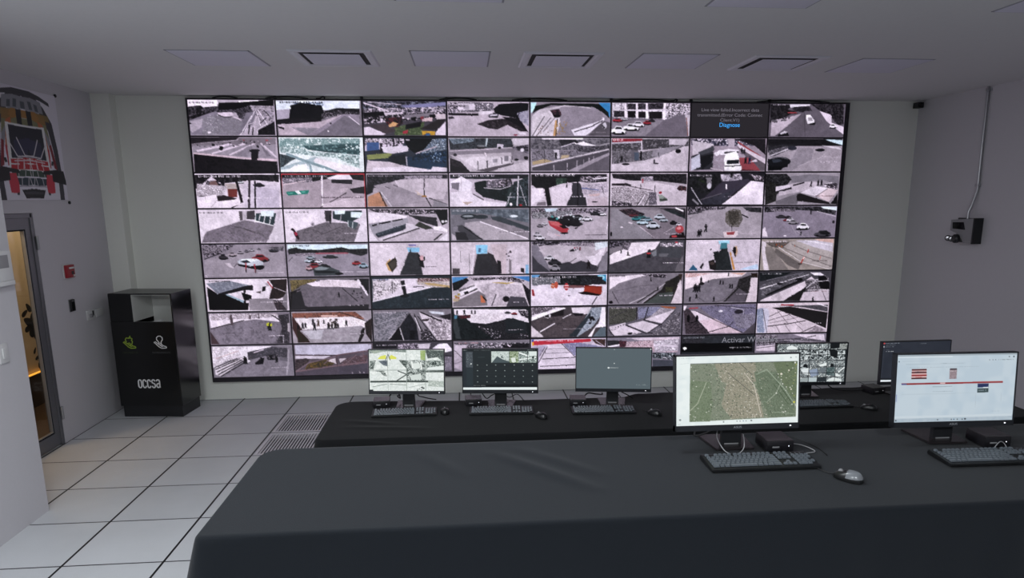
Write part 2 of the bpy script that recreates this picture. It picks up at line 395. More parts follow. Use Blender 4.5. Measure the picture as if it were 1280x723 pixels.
TILES = sections('''
#00
b l
p w -3 20 344 15 338 180 56 258 -6 258
n k,k,d,g 47 -3 204 138 164 181 218 338 180 331 362 204 437 43 586 -20 605
n k,d,m,k 31 196 255 353 180 712 156 768 356 636 543 575 506 549 359 331 362 190 383
p k 349 90 622 66 819 25 992 -7 986 170 712 156 552 268 349 290
p w 576 36 819 7 819 33 590 74
p m -20 605 206 402 316 327 495 543 653 525 655 690 558 981 -4 984
p l 11 605 186 511 129 770 29 917 1 845
n m,87808a,a098a4 22 154 511 330 399 635 581 628 765 527 981 135 984
p p 331 362 503 343 516 434 420 471 343 437
l p 13 514 471 612 573
l d 9 337 418 419 490 499 471
n m,p,g 39 712 175 986 170 972 650 866 762 794 541
p 8a8090 659 359 785 319 726 690 590 952 559 952
n k,k,d 31 784 837 882 725 981 594 982 978 779 978
l w 8 785 319 819 728
l w 8 802 282 899 688
l w 6 771 284 624 914
l w 8 727 431 646 728 574 981
l w 6 949 575 784 818 772 978
l p 6 663 690 775 615
l p 6 627 821 755 765
l p 6 716 981 782 431
l k 13 694 690 670 952
l k 13 731 765 716 981
l k 9 813 653 889 503
l k 8 864 282 953 503
d w 4 40 187 474 331 362 339 984 167 984
e w 217 909 16 30
e k 6 661 22 19
t d 21 68 282 34 13-02-2026 Fri 11:39:51
#01
b 8d838f
p dfe2f0 -1 23 983 7 977 266 -9 279
n 5a6a90,8898b8,dfe2f0 63 218 74 550 68 548 162 214 167
p b5a9bb -6 279 197 242 157 501 -1 538
n k,23222c,15151c 47 169 148 296 74 532 143 559 346 521 589 248 666 141 557
n k,d,k 47 -18 557 173 501 522 533 504 607 200 685 -14 669
n k,d 39 560 308 705 215 978 228 975 340 686 383 558 402
n l,k,d 22 526 383 689 271 975 340 974 397 620 458 522 533
p c7b4c2 10 688 521 589 781 381 663 682 351 976 17 978
p a294a6 781 381 974 397 961 970 351 976
p 847a88 614 720 797 418 968 677 961 970 447 976
l w 8 845 437 968 677
p 99909e 166 760 484 776 351 976 351 976
p k 1 725 70 768 77 829 22 781
e k 628 645 9 26
e w 594 861 9 22
t 222230 46 44 501 49 13-02-2026 Fri 11:39
#02
b 57505c
n 2c2934,4a4858,8a8aa0 47 7 25 996 9 994 215 3 228
p 8a86b0 465 130 995 28 994 122 544 258
n p,m,d 47 27 228 994 159 991 327 23 415
p k 1 340 251 300 265 450 22 509
l p 16 15 63 316 300
l p 8 63 41 465 111
p p 251 338 478 316 460 410 266 413
n k,d,p 34 6 471 250 413 673 332 993 290 990 442 703 519 18 658
p 8e8390 459 485 509 391 836 330 868 386 572 522
d p 18 14 22 490 411 447 672 407 670 519 83 639
n 5a6a48,46553a,7d8a62 31 373 749 571 634 735 575 696 968 370 968
n k,d,8a2f3a 34 265 487 476 447 473 634 405 749 277 674
p d9a577 301 674 360 591 408 637 390 712 308 744
p c33a4c 469 861 535 816 525 920 468 930
p a04050 687 445 729 429 719 538 686 519
p k 505 671 702 575 684 728 503 805
p k 573 466 639 445 629 559 572 541
p d6b8c0 727 482 835 461 825 575 735 557
p k 795 386 868 375 867 461 801 463
p d2c0ca 868 367 991 364 990 498 883 517
p 3c3338 683 784 900 517 989 535 878 840
p 55474f 67 677 244 655 395 845 256 938
p dcccdc 8 752 73 733 256 933 239 970 4 970
p dcccdc 862 896 989 573 985 965 861 965
p e0a83c 698 842 863 858 853 965 804 965 780 898 705 968
p 4a78b0 746 928 796 920 795 973 745 973
e d0b0bc 719 538 13 30
t p 30 98 235 37 13-02-2026
#03
b c2b2c0
n w,d,m 37 12 28 563 36 562 282 8 327
n p,m,k 27 12 47 135 44 131 327 8 346
p dccddc 135 63 331 60 330 247 132 250
p b0a4b2 199 100 265 98 264 231 198 231
p 1f1a22 13 335 378 348 378 407 13 397
p d9cbd8 379 284 562 263 561 359 378 381
n k,2c2a30,15131a 37 562 207 629 74 895 31 994 49 986 314 860 469 660 394 577 319
n 8e88a0,b0a8ba 34 860 316 994 239 990 696 860 506
p 3a3640 502 378 561 319 628 356 610 471 510 453
p d0c4d4 519 378 611 356 611 402 519 421
n 3a3038,2a222a,5a4e58 37 360 645 493 530 660 490 844 506 977 850 893 850 726 661 609 797 492 760
p 231e26 660 434 877 469 993 888 893 736
l k 12 778 316 776 509
l k 12 877 316 860 506
p 453d48 12 442 64 431 89 485 15 509
p dccfdc 859 869 960 888 960 957 876 936
e a04458 829 952 27 22
t d 35 108 185 52 13-02
#04
b 9b8f9d
p bfe6f2 9 23 78 23 62 154 12 338
p 3f8fd0 851 20 993 20 996 439 936 290
n 15181c,2a3030 34 28 338 62 116 257 39 851 47 970 290 989 477 920 327 786 143 258 95 77 263
p c9bcc8 20 413 111 226 422 92 719 143 920 346 904 402 423 148 258 223 77 976 11 976
p d5c8d3 28 487 258 223 390 298 390 485 325 973 28 976
p 9b8f9d 372 148 555 127 786 199 929 364 888 517 557 821 474 973 358 973 374 485
l d 8 176 413 28 976
l 5f5560 8 258 447 77 976
l 7d7280 8 308 447 160 861
n k,d,8a5060 23 242 242 357 204 390 372 308 447
e k 332 402 47 52
p d2a070 311 522 341 522 325 973 284 973
l 2a2228 10 338 485 317 973
l b09060 8 366 597 408 858
d b08a60 8 26 324 522 473 594 425 936 325 973
p e3d8e6 508 802 872 535 922 439 922 514 757 856 691 962 549 965
l 4a404a 12 549 858 756 706 905 522
p 6b626c 757 856 922 533 998 589 1001 968 725 970
p c9c0cc 906 610 947 573 965 685 933 778 898 704
l k 17 906 666 932 760
d 7a5040 6 20 77 674 292 671 260 973 77 976
t w 740 856 201 26 ~13
#05
b 857a88
n d5c8d6,e8dce8,8d8290 67 9 25 755 15 762 487 13 439
p 241d24 203 247 304 247 306 437 206 437
p 2a232a 338 266 430 263 433 453 340 434
p 2a232a 472 263 641 260 644 469 475 471
n k,d,g 27 28 250 162 250 163 418 30 421
n g,d,k 27 201 41 688 15 690 186 203 210
p w 160 23 184 23 192 437 172 437
p w 302 23 326 20 340 453 315 455
p w 427 20 455 20 466 471 438 471
p w 654 15 688 15 679 506 647 487
l d8cbd8 15 11 231 995 199
n d,l,w 30 688 15 993 28 997 314 761 391 712 469
l e0d4e0 10 812 354 776 279
p 7d7280 662 506 930 332 967 962 430 965 596 661
p 968b98 14 533 594 509 662 506 430 965 18 968
p c8bbc8 938 332 1007 351 1010 962 976 962
l 8a4030 8 953 429 979 962
c c23a48 72 506 117 127
c c9bfcc 164 474 84 90
c e6dfe8 92 797 185 262
c e6dfe8 250 709 201 217
c d8d0da 342 623 151 172
c b03040 452 578 101 135
c 3a343c 510 517 84 90
#06
b 29262b
#07
b 756b78
n k,2a262c,4a444c 32 5 15 283 47 235 183 376 218 156 453 12 570
p e6dce8 256 28 526 25 511 100 268 124
n k,d,4a4450 36 284 106 510 63 570 255 412 258 305 180
n k,2c262e,5a525c 32 526 4 964 -1 988 597 918 637 802 367 637 178
p d9c9d8 656 215 818 327 827 559 990 677 999 909 774 562
p c2b2c0 35 493 242 413 413 295 335 565 119 954 32 954
p 756b78 463 218 585 215 1000 930 1001 968 84 973
d d 8 26 33 415 274 335 280 490 55 567
c c9505a 299 266 125 64
c 9a909c 192 471 72 64
c 8a808c 71 498 72 64
p efe6ef 485 332 537 324 595 485 599 583 511 602 485 447
p b0a6b0 508 410 566 407 579 506 517 506
p k 528 594 614 543 609 621 538 626
l 59505c 7 456 255 488 970
c e6dce6 845 658 97 144
p d0c6d2 144 896 211 808 255 837 206 936
p k 145 936 255 845 277 954 155 973
p k 135 909 160 885 155 973 128 973
t w 40 25 161 32 13-02-26
#10
b b9aab8
n k,d,3a2f38 31 2 11 558 8 523 83 160 157 -6 197
p 8a7e8a -6 197 538 101 557 27 983 24 975 285 -9 291
p a195a3 16 253 977 211 963 665 8 438
l p 25 57 400 439 213
l p 22 226 475 614 195
l p 19 429 512 741 173
l d1c0cf 22 804 173 982 587
p 877c8a 803 211 919 550 855 550
p 938896 508 512 677 213 706 288 633 550
d k 8 26 20 141 935 43 929 211 232 326 15 291
d p 7 14 157 251 935 61 929 211 389 326
d c04a58 7 8 523 83 935 43 900 155
e k 339 310 28 52
e k 252 229 19 34
p d6bcc9 16 438 632 582 981 625 979 702 21 494
n 241f27,2e2830,1a171d 94 15 483 567 625 979 694 985 1006 9 1004
p 2b252e 688 344 775 344 757 646 678 646
p 2b252e 663 363 791 363 781 408 670 419
e k 766 280 14 37
#11
b dfe3e6
n 9db5b5,6b8a8c,d5e0e0 63 2 43 960 37 955 283 6 285
n 4f6e72,3c5a60,7fa0a2 55 264 248 957 168 950 510 579 435 341 360
n dfe8e8,aebfc0,7a9294 47 6 285 264 248 340 398 950 531 942 894 656 587 19 438
l 2f4a50 9 582 323 956 264
l 2f4a50 9 500 398 951 435
d d8e4e4 10 20 796 168 958 149 954 358 791 358
n 3d4850,6c7a80,2a3036 39 1 475 221 587 140 665 4 891
p aebcc4 -11 873 333 625 431 550 478 625 327 817 3 929
l 8fa4ad 31 81 475 346 721 711 1009
p e9dfe6 430 587 942 894 940 990 695 990 396 683
p f2ecf2 166 817 313 758 339 988 66 969
l 9db0ba 25 354 739 363 1001
d k 4 20 499 472 948 587 944 817
#12
b 3b4050
p cdbdcf 11 35 466 32 462 280 3 398
n d,l,p 31 11 35 483 32 480 165 6 245
p 4a66a0 32 149 178 149 175 358 27 395
l 2c2430 28 203 168 194 625
l 3a3240 19 268 168 266 454
l 3a3240 19 358 91 352 510
d 2a2630 13 18 205 53 466 51 462 280 332 280
p 959a60 25 510 345 435 292 587 31 646
p d7cad8 201 280 528 243 526 395 344 472 230 435
n 12121a,0c0c12,20222c 47 475 32 893 29 890 280 607 472 512 280
n 23252f,2f3340 31 294 550 492 472 504 742 388 779 276 665
p 2e4462 498 550 985 742 984 838 799 934 503 817
n 1f2a3c,2c4058,34507a 39 607 472 823 395 996 395 985 742 554 665
n 9aa8c0,202a3c,c0c8d8 34 827 51 993 29 988 355 789 432 673 472
l c8b8c6 13 607 472 874 259
d a0b4d0 7 30 806 432 921 432 918 702 802 702
p cdbdc9 30 665 291 702 518 838 816 934 682 1012 6 1009
p e0d2e0 107 875 518 838 807 956 807 993 55 1001
p d8cad8 817 838 991 878 989 993 781 993
l c0b6c6 13 498 550 506 817
t w 26 53 517 44 13-02-2026 Fri 11:39:50
#13
b b3a7b2
n 3b3d46,5a5e68,2c2d34 44 8 29 792 24 791 275 22 355
n 8d98a8,5a6470 34 8 29 324 27 307 123 56 203
p b8c0c8 466 27 490 27 472 256 455 259
p cfc3cf 774 45 990 24 990 235 808 216
n 2c2830,4a4450,8a8090 44 791 275 990 197 989 507 807 430
e e0d6e2 912 360 23 52
p 938894 5 355 791 315 989 470 989 665 3 587
l p 7 13 395 555 334
p c2b5c0 20 510 773 430 790 665 383 996 215 996 118 665
p d4c8d2 119 587 453 547 773 547 772 723 383 977
l w 8 445 432 470 547
p 6a606a 334 956 807 723 789 819 485 996
p 2b242b 19 587 167 742 265 996 15 993
n 4a404a,2b242b 30 19 587 151 702 199 897 50 819
l d 13 473 665 477 878
l d 8 658 566 658 761
l d 8 776 528 775 702
l d 7 360 665 364 956
p 8d8490 689 528 740 528 738 683 688 683
p a79eaa 545 625 604 616 600 723 545 731
p 3a343c 355 259 455 259 447 323 363 336
p 8a8a92 364 219 448 219 447 269 364 269
p c8bccb 606 179 681 197 672 315 597 296
e k 631 296 20 34
e k 837 641 30 34
e k 959 592 27 52
p cabdc8 620 897 989 665 989 998 552 996
e d 83 502 23 45
#14
b a79ba8
n 55505a,77707c,8e8790 50 8 32 993 27 995 312 8 392
n 4a464e,2f2c33 40 359 48 558 29 625 160 393 237
l w 23 143 24 658 21
l ccc0ce 13 384 269 558 141
p e6dbe6 542 155 659 123 835 229 709 267
l b8aeb8 10 835 237 994 160
n 7d7480,a59caa,5a525c 40 11 315 342 352 426 390 995 275 995 350 728 467 343 697 27 774
p b9a080 27 697 177 619 293 697 27 793
p c0a88c 393 504 493 504 476 582 377 619
p d2c7d4 293 352 359 352 368 600 302 600
p 3a343c 301 430 334 430 343 619 310 619
l d 8 177 392 185 774
l 8a8190 10 709 237 710 467
n 3a3640,5a545e,807884 37 559 237 994 235 995 331 727 427 593 390
l d6cad4 13 19 849 327 678 695 486 988 331
p 5f5863 27 870 327 715 695 523 988 358 996 427 712 697 478 966 27 966
p 756c78 596 966 998 504 1001 969
l b8acb8 10 293 793 298 966
l b8acb8 10 464 734 464 966
l b8acb8 10 586 659 587 889
l b8acb8 8 670 619 671 793
l b8acb8 8 737 582 737 737
l b8acb8 8 795 544 796 678
#15
b c1b4c0
n 5d575f,3f3b42,8e8690 44 10 45 994 21 997 232 13 427
p a8303e 18 27 398 24 399 88 19 128
t w 27 29 126 56 OOS
p b8aebc 11 128 399 88 399 139 11 179
l cfc4d0 15 390 80 397 619
n 6a646c,a39aa6,4a454c 37 13 390 266 350 369 427 946 195 947 269 609 542 439 659 17 774
p c8bbc8 738 40 994 40 946 213 740 195
p 9d93a0 538 350 929 213 626 542 523 542
p cdbfcb 440 737 626 542 946 232 985 972 18 969 17 774
p 77707c 249 350 351 368 354 659 269 638
p 5b6478 301 427 360 427 363 659 304 659
l k 23 386 387 389 659
l k 8 607 427 618 582
e k 194 774 50 32
h k 142 619 184
h 5a545a 92 678 120
h k 560 697 136
e d 587 755 30 20
e k 863 387 37 64
l l 7 929 213 1001 854
#16
b a595a4
n w,m,3a3a58,d 43 13 19 981 13 987 227 16 232
p c9bcc8 31 77 308 173 312 347 39 502
p b9aab8 486 16 581 16 579 269 501 269
n k,d,2a242a 36 563 16 981 13 995 502 847 229
l b04a50 18 618 112 925 542
p d3c2cf 619 171 998 619 1008 974 938 974 639 269
p 71646f 603 229 1003 777 1008 974 920 974
p 3c3a44 22 542 260 347 314 424 307 932 64 953
p 55545e 106 424 309 229 313 387 159 502
p c3bfd0 24 619 133 464 149 854 30 972
p 23222a 143 542 314 464 301 697 168 953
p b0505a 647 579 787 579 938 974 674 974
p e0d6e0 382 387 502 315 641 347 628 502 402 502
p e0d6e0 314 464 398 347 451 384 351 542
p 4a4650 451 406 634 384 635 443 452 464
p f0e8f0 470 464 608 384 688 854 692 974 465 972 449 659
p 2c3038 492 659 648 638 660 758 486 777
l k 11 461 835 679 817
l c8b8c4 11 280 894 447 972
d b8b0be 5 60 281 542 437 542 411 934 289 913
h 203058 789 659 224
h k 736 659 209
h k 677 384 187
h k 712 384 164
p d8c8d6 875 619 895 697 790 718
p 501f28 938 974 674 974 691 934
#17
b ada0ac
n k,2b2a30 39 -2 13 986 8 1002 224 443 227 6 267
p cfe0ec 755 29 996 48 1002 205 847 107
n 2a2830,3e3c44 39 5 227 318 168 391 227 97 384 10 424
n 77707c,3c3840,9a929e 32 26 366 268 227 322 304 101 542 31 542
l d8ccd8 11 22 542 339 267
e 3a3a48 331 296 61 64
e 282830 705 350 61 48
p d8ccd8 708 205 960 264 989 342 799 264
p 9a8f9b 410 264 623 304 599 619 344 974 26 974 333 619
l c4b6c2 7 411 857 738 539
l c4b6c2 7 738 539 953 579
l c4b6c2 7 788 422 655 699
e 22232c 167 699 157 144
p 1d1e26 16 619 173 579 282 699 287 857 113 934 25 934
p 444a58 69 638 174 619 212 699 90 737
p 0f1016 22 817 234 857 202 956 26 974
l b0a8b4 5 33 619 173 563 280 619
d w 5 8 707 678 958 678 960 739 709 737
#20
b dccddb
n k,2a262c,4a444c 34 0 36 990 41 983 255 707 196 313 289 190 94 16 444 -16 404
n k,d,p 34 122 212 348 212 338 487 142 524
p 8d6a6a 169 249 252 193 262 367 164 367
p d6c8d8 557 292 981 335 968 999 548 991
p cbbdd0 701 372 976 492 968 999 712 994
l 2a222a 31 474 97 529 842
l 2a222a 16 521 842 401 991
l 2a222a 16 247 94 277 367
l 2a222a 19 328 94 323 447
l 463c46 25 643 57 606 994
l 15131a 19 702 214 680 994
c 3a3640 744 324 125 120
c e6e6ee 533 252 63 80
c d0c8d4 67 562 125 176
p 8a3f3c 372 447 485 447 478 684 371 682
p b9a8a8 346 289 475 292 485 447 356 447
p 3c3038 226 642 285 602 476 722 391 802 253 799
n d8c8d4,8d818c,efe2ee 34 21 289 375 369 300 642 8 639
p eadbe8 22 679 236 602 245 799 492 743 520 882 385 978 10 973
l b5a7b3 5 105 639 105 836
l b5a7b3 5 157 975 246 759
h k 947 97 200
t w 44 54 493 56 13-02-2026 Fri 11:39:52
t w 625 684 297 48 ~15
e w 607 706 13 24
#21
b b3a2ae
n k,2c2a30 37 -1 41 992 44 988 222 864 182 564 161 330 257 17 255
n l,d,p 27 3 137 367 121 363 257 15 295
p e6dae6 540 140 667 44 817 44 855 182 580 180
n k,d,3a3038 30 597 180 846 190 844 319 595 279
n k,d,30282e 30 807 457 994 380 988 599 855 578
p 2f8f80 41 532 323 487 312 594 70 642
p e0e0e4 148 513 199 500 229 591 188 604
p 5fb0a0 65 564 131 548 122 596 75 594
p 5fb0a0 231 524 280 516 271 554 235 556
l w 17 487 62 469 954
l 3a2e36 8 443 994 651 735 771 559
l d 7 614 834 884 786
p c6b3bf 690 457 791 417 772 537 704 556
p cbb9c5 479 893 887 658 987 700 980 999 476 994
t w 47 60 503 48 13-02-2026 Fri 11:39:52
t 4a3a44 452 682 520 48 ~22
l e8cfd8 8 14 335 297 217
l e23540 15 0 28 997 25 997 1021 -10 1015 0 28
#22
b b0a2ae
n k,2a262e,55505c 34 13 41 996 44 995 161 429 177 262 292 3 524
n d,p,m 23 464 81 929 62 928 161 479 177
p 2a262e 6 329 89 311 76 564 -1 642
p c9bac6 346 214 695 158 995 180 991 495 938 770 753 748 376 372
p a79aa6 88 369 262 273 687 687 415 981 299 978 175 545
p c98f72 15 682 158 545 250 978 10 975
l 3a2a2c 12 158 545 233 978
l d0c4d0 13 175 545 299 978
l 2c262c 12 708 158 704 687
e b07a40 701 679 34 26
l 2c262c 12 721 708 783 986
l 2c262c 10 753 727 986 927
p 98909a 820 788 986 919 986 989 800 986
p d2bcb6 590 489 688 650 621 647
l 5a505a 7 228 391 292 449
l 5a505a 8 327 332 376 391
l 9a8e9a 5 417 922 786 807
t p 29 68 294 30 13-02-2026 11:39
#23
b cbbccb
n k,d,2a323c 37 13 44 990 46 990 166 431 182 12 161
p e6dae8 27 260 155 94 296 300 260 535 141 554 17 415
p 8d8290 26 297 128 279 117 513 33 455
l c9bcc9 7 154 161 150 516
n 20282c,1a2226,2f3a3e 50 312 281 431 222 785 263 785 580 716 858 428 716 327 537
n p,d,m 30 464 222 770 164 769 383 463 457
d 2a2026 12 18 617 182 770 185 769 383 615 380
l c8bcc8 10 429 439 632 479 769 383
p 3d4a4c 734 500 820 263 990 108 989 1002 698 997
n 1e2428,38444a,56606a 30 803 263 990 145 989 981 750 978
l d0c8d2 15 863 86 844 978
l d0c8d2 7 879 343 963 981
l d0c8d2 8 767 580 707 978
p e2d5e2 15 572 277 516 292 655 426 815 698 898 698 997 10 989
l 7d727c 17 284 615 426 794
p c9b0a8 156 850 291 852 222 951
e c0303a 889 959 20 32
e w 766 930 17 48
t w 50 54 512 52 13-02-2026 Fri 11:39:53
t w 725 698 235 40 ~12
#24
b cdbecb
n k,2b2a2e 37 10 44 967 46 970 263 733 300 631 260 328 335 13 372
n 3f5548,2c3a34,6a8070 27 311 161 462 161 445 297 311 375
n 15131a,221f24,302c30 34 13 102 311 102 328 375 227 452 93 489 13 335
l 221c22 57 202 412 242 981
n k,d,p 27 630 105 968 86 977 182 766 300 631 260
p e4d7e4 783 164 977 126 977 164 800 201
p 4a4650 530 297 631 300 684 770 719 986 464 983 514 650
p 3c3a42 481 727 701 730 719 986 461 983
l 2a262e 17 596 65 601 983
p e3d5e2 18 449 160 452 186 802 59 879 18 975
p dccdda 261 452 513 375 531 610 447 983 279 981
p 8a7d88 93 879 195 861 195 978 76 978
n p,m,d6c6d4 37 649 377 970 300 990 575 667 650
p c9b6c2 718 770 973 714 993 989 737 986
l 6a74a8 10 649 455 870 516
l d 7 903 417 938 615
p d8b8bc 735 652 887 612 871 692 769 711
e k 821 871 40 19
h k 460 375 127
t w 60 41 503 60 13-02-2026 Fri 11:39:52
t w 523 682 185 49 ~9
t p 735 682 201 45 ~6
#25
b d4c5d1
n k,2f2a30,4a454c 36 19 28 986 33 993 348 585 265 241 225 37 164
n p,m,8a808c 29 395 126 549 108 550 247 396 244
p c03848 406 185 429 185 424 303 410 303
p b7a9b5 20 222 379 244 620 305 986 465 993 348 619 247
p 3a3038 21 321 209 311 277 361 260 401 22 380
l 5a5058 9 244 401 554 540
l d8cad6 9 277 343 552 364
n d8cad6,f0e4ee,3a3038,b8a8b4,e4d6e2 25 19 417 245 439 556 599 561 997 113 991 22 812
n k,d,p 29 22 831 284 914 285 994 23 989
l k 11 436 698 353 975
l w 14 453 658 371 975
l k 7 522 658 457 975
l 4a424a 11 393 343 399 500
l 6a606a 11 578 383 573 660
p ccbdc9 606 540 988 583 995 1002 613 997
n m,d,l 25 503 580 598 580 613 978 509 975
p 7d847e 635 719 695 700 758 839 646 879
e 4a504a 696 820 54 36
p 9aa09a 626 679 677 660 704 759 644 778
e c02838 651 602 21 36
n k,d,8a4a50 25 864 465 898 385 988 425 991 564 883 543
#26
b 2f2c36
n 17161a,242328,3a383e 47 -3 33 414 33 428 668 342 706 182 626 22 425
n c9bccb,a59aaa,6a616c 61 414 54 676 36 715 193 594 252 437 271
h k 563 73 184
n d,5a525a,p 39 781 36 986 116 990 255 874 214
p 4a4254 437 289 786 193 823 273 620 591 452 967 206 965 186 826
n 4a4858,3c3a48 72 238 746 463 628 635 471 452 967 190 965
p e5d7e4 823 252 991 295 1002 975 452 967 621 671
l e8dce8 18 499 351 504 508
p 8a828c 233 150 304 150 308 388 248 388
e d0c8d4 274 407 29 88
d 3a4a30 13 8 104 150 225 150 231 468 109 465
l b8b0bc 13 40 447 133 783 190 965
l 8d8690 25 63 804 145 965
l 7d7480 9 168 826 445 628
t w 473 708 358 36 ~14
t w 15 62 286 44 13-02-2026
#27
b a59aa5
n k,2c2a2f,4a474d 39 -7 36 275 36 352 196 254 516 120 754 19 997
p 8a828d 331 116 596 57 983 118 995 401 781 239 355 316
n 23201f,3c3a3a 36 -2 233 179 356 159 877 19 997
p c4b6c2 199 436 426 316 604 279 784 319 542 559 189 716
l 2a2530 25 185 554 360 476
l 2a2530 18 376 396 525 308
p d8cad8 146 433 321 375 341 455 150 575
p 7d757f 159 877 489 599 448 981 161 978
h k 615 359 176
h k 713 319 184
h k 757 319 184
p ded2de 794 359 892 300 911 340 807 439
p 3a3438 825 439 929 340 951 441 844 479
p dccfdb 481 618 680 417 844 479 709 740
p d2bdc4 709 740 844 479 990 543 877 906
p 2b2529 430 676 481 639 878 917 898 986 444 879
l 6a5f66 7 691 740 845 500
p 201d22 898 967 986 642 998 989
n d,k,p 25 785 359 964 319 990 521 880 481
t 6a4a50 690 700 250 40 ~11
#30
b d9cbd8
p e3d5e1 7 53 489 58 488 338 65 651 11 968 -13 968
n 8b808a,97899a,7d737d 67 82 651 537 320 896 485 779 987 11 968
p 6a6068 481 58 521 61 521 320 488 338
p c4b8c4 521 61 570 61 563 298 529 320
p 564e56 576 61 670 42 661 301 567 298
p 3f5058 668 122 924 125 878 504 660 341
p dfe6ee 744 63 901 45 887 224 739 202
l e6e0e6 10 675 122 669 341
l e6e0e6 10 732 162 709 362
l e6e0e6 10 788 202 765 424
l e6e0e6 10 863 205 830 464
l e6e0e6 12 660 341 882 493
l 5a5058 7 528 579 656 701
l 5a5058 5 367 474 577 600 754 765
l 6a606a 5 347 595 389 757 353 835
p d8ccd8 897 445 965 125 963 992 805 987
p c3b5c3 942 85 983 87 930 445
t 4a424c 15 79 277 36 13-02-2026 11:39:52
t w 583 931 193 40 ~10
#31
b d9cbd8
p e3d5e1 17 66 492 53 492 376 141 632 80 995 5 992
n 7d737d,8b808a,6f666f 67 141 651 500 394 937 464 841 992 115 974
p 4a434a 492 53 576 55 568 376 500 376
p 2a262c 547 176 572 176 562 437 545 437
p 3a4850 591 74 946 61 925 261 786 421 586 296
p dfe8f0 609 55 743 58 732 157 615 176
p dfe8f0 809 98 953 119 916 282 806 258
p 55606a 762 338 895 424 849 605 766 541
l c8ccd0 10 770 360 766 541
l c8ccd0 10 828 402 816 584
l b8b0b8 10 690 178 676 378
p d8ccd8 921 424 985 181 985 995 832 992
e b9acb9 339 453 23 77
e 8a808a 339 453 13 51
l 5a5058 7 422 779 681 541
l 5a5058 5 294 573 457 739
p 3a1a28 84 611 109 589 146 733 175 896 159 915 119 814
p c03050 106 691 140 672 151 773 123 806
e 2a1a20 91 611 18 43
t 4a424c 24 79 277 38 13-02-2026 11:39:52
t w 720 715 193 38 ~11
#32
b bcaebb
n k,d,4a444c,p 37 16 26 985 39 984 208 815 165 496 200 114 133
n 2e2a30,454048 37 496 200 847 285 861 565 810 523 644 400
p 1f1c22 825 66 985 47 980 445 912 525
e d8d0d8 922 405 20 40
e d8d0d8 963 397 17 36
p e5d8e4 15 111 247 135 487 240 460 317 8 448
p a9a2ae 7 469 486 280 499 477 169 712 67 830
l 28242a 20 49 517 107 477
l 28242a 20 133 464 276 394
l 28242a 17 300 378 427 325
p 3c4250 84 789 475 458 498 557 404 675 116 870
n 46505e,2e3440,7a828e 34 86 749 475 458 490 517 100 830
p ded2de 15 509 52 749 115 971 6 968
p d8ccd8 476 437 608 520 623 600 148 971 116 910 456 637
l 4a424a 15 173 952 623 600
n 4f5048,3c3a38 34 627 400 809 603 707 643 574 520
p c2b4c0 623 640 776 643 979 608 975 971 182 971
p e6dae6 793 563 894 544 978 648 977 728 809 643
l k 15 805 966 909 765
p e0d4e0 864 968 977 728 982 990
t w 715 715 252 32 ~13
#33
b 857f8a
p 6f7480 18 39 989 53 989 264 424 173 17 208
n 7d8490,5f6672 89 86 50 989 61 989 464 594 256
p b4a8b2 184 450 508 354 988 749 988 974 419 960 183 531
p 988d97 355 413 508 336 988 728 988 952
l e8dce8 14 372 413 979 944
p 4c525a 509 274 611 256 989 587 988 707 525 354
e 3a4048 236 258 107 80
e a0a4ac 228 250 72 32
e 3f454d 389 274 89 64
e dce0e8 797 258 54 40
p 55525a 22 568 149 509 402 939 299 976 196 974 130 731
p 3a373e 62 728 182 731 231 976 76 971
p 8f8894 29 568 98 549 97 691 45 709
p c9bcc8 19 768 61 851 76 971 17 971
l k 11 174 571 402 971
t e0d8e0 35 63 322 40 13-02-2026 11:39:53
t 4a424a 618 712 197 36 ~6
t w 799 717 197 32 ~6
#34
b b5a8b4
n k,d,p,m 32 12 29 984 39 985 167 738 184 330 197 12 312
p c9d6e4 178 37 347 31 330 119 195 135
n 5a5a62,e0d8e2,3a363c 29 26 154 330 119 532 82 533 200 228 314 26 352
n k,d,2c3036 25 211 314 635 221 688 362 484 597 347 434 228 394
d d8dce4 14 16 228 234 738 165 671 440 365 397
d 5fb0b0 13 3 262 274 398 277 365 397
c 2a262c 432 437 215 200
c 2f2c32 586 488 161 176
c d9d2dc 721 344 143 160
c e0d8e2 909 208 125 120
c 3a383e 823 186 125 120
p c8404c 225 413 347 434 484 656 468 757 399 776 246 552
p d86a70 237 426 330 434 398 536 365 595 263 515
p 2a1a20 365 555 433 536 475 637 416 643
e k 433 787 47 28
c 8a828c 119 549 82 104
c d0c8d2 178 491 72 88
c b9b0bb 85 808 107 160
c d8d0da 119 910 125 160
e k 637 640 72 40
p b9abb7 637 560 986 288 991 768 605 960 434 936
p c9bac6 228 712 365 835 298 952 211 832
l d8a0a8 7 314 814 383 875
l d8cad6 9 965 848 989 525
t 4a424a 707 822 268 44 ~15
#35
b 8d818c
p 98909a 19 50 147 50 288 333 575 982 27 968
n k,d,4a464c 36 631 50 987 55 994 384 894 221 736 98
n 3f454a,2a2e33 36 701 98 841 101 993 304 994 384
l w 18 856 39 963 141
p 9d929c 338 93 650 98 740 338 638 579 396 573
n k,d,6a4a52 25 114 90 285 53 461 216 358 333 219 250
c 7a3a44 314 253 125 112
c 4a7a80 409 301 125 120
c 3f9098 349 352 125 144
c 88a0b0 496 376 125 136
c b8c8d4 428 461 143 176
c c8ccd8 569 557 179 240
c c0c4d0 652 298 143 176
c b0b4c0 705 400 107 144
c 2a262c 833 483 89 136
c d0c8d4 909 544 72 120
e c84a54 920 696 57 120
e e89098 911 664 29 48
p 2a1c20 800 886 975 787 1004 971 785 966
e d04850 854 915 39 36
l c9bac6 7 396 613 591 942
l b8aab6 5 273 450 466 696
p d8c9d4 247 450 307 493 291 525 247 491
l c9bac6 7 712 822 849 624
e w 162 619 18 20
t p 712 822 233 36 ~11
e k 26 827 14 72
#36
b a99da8
n k,d,l 36 6 2 524 10 490 90 280 106 11 264
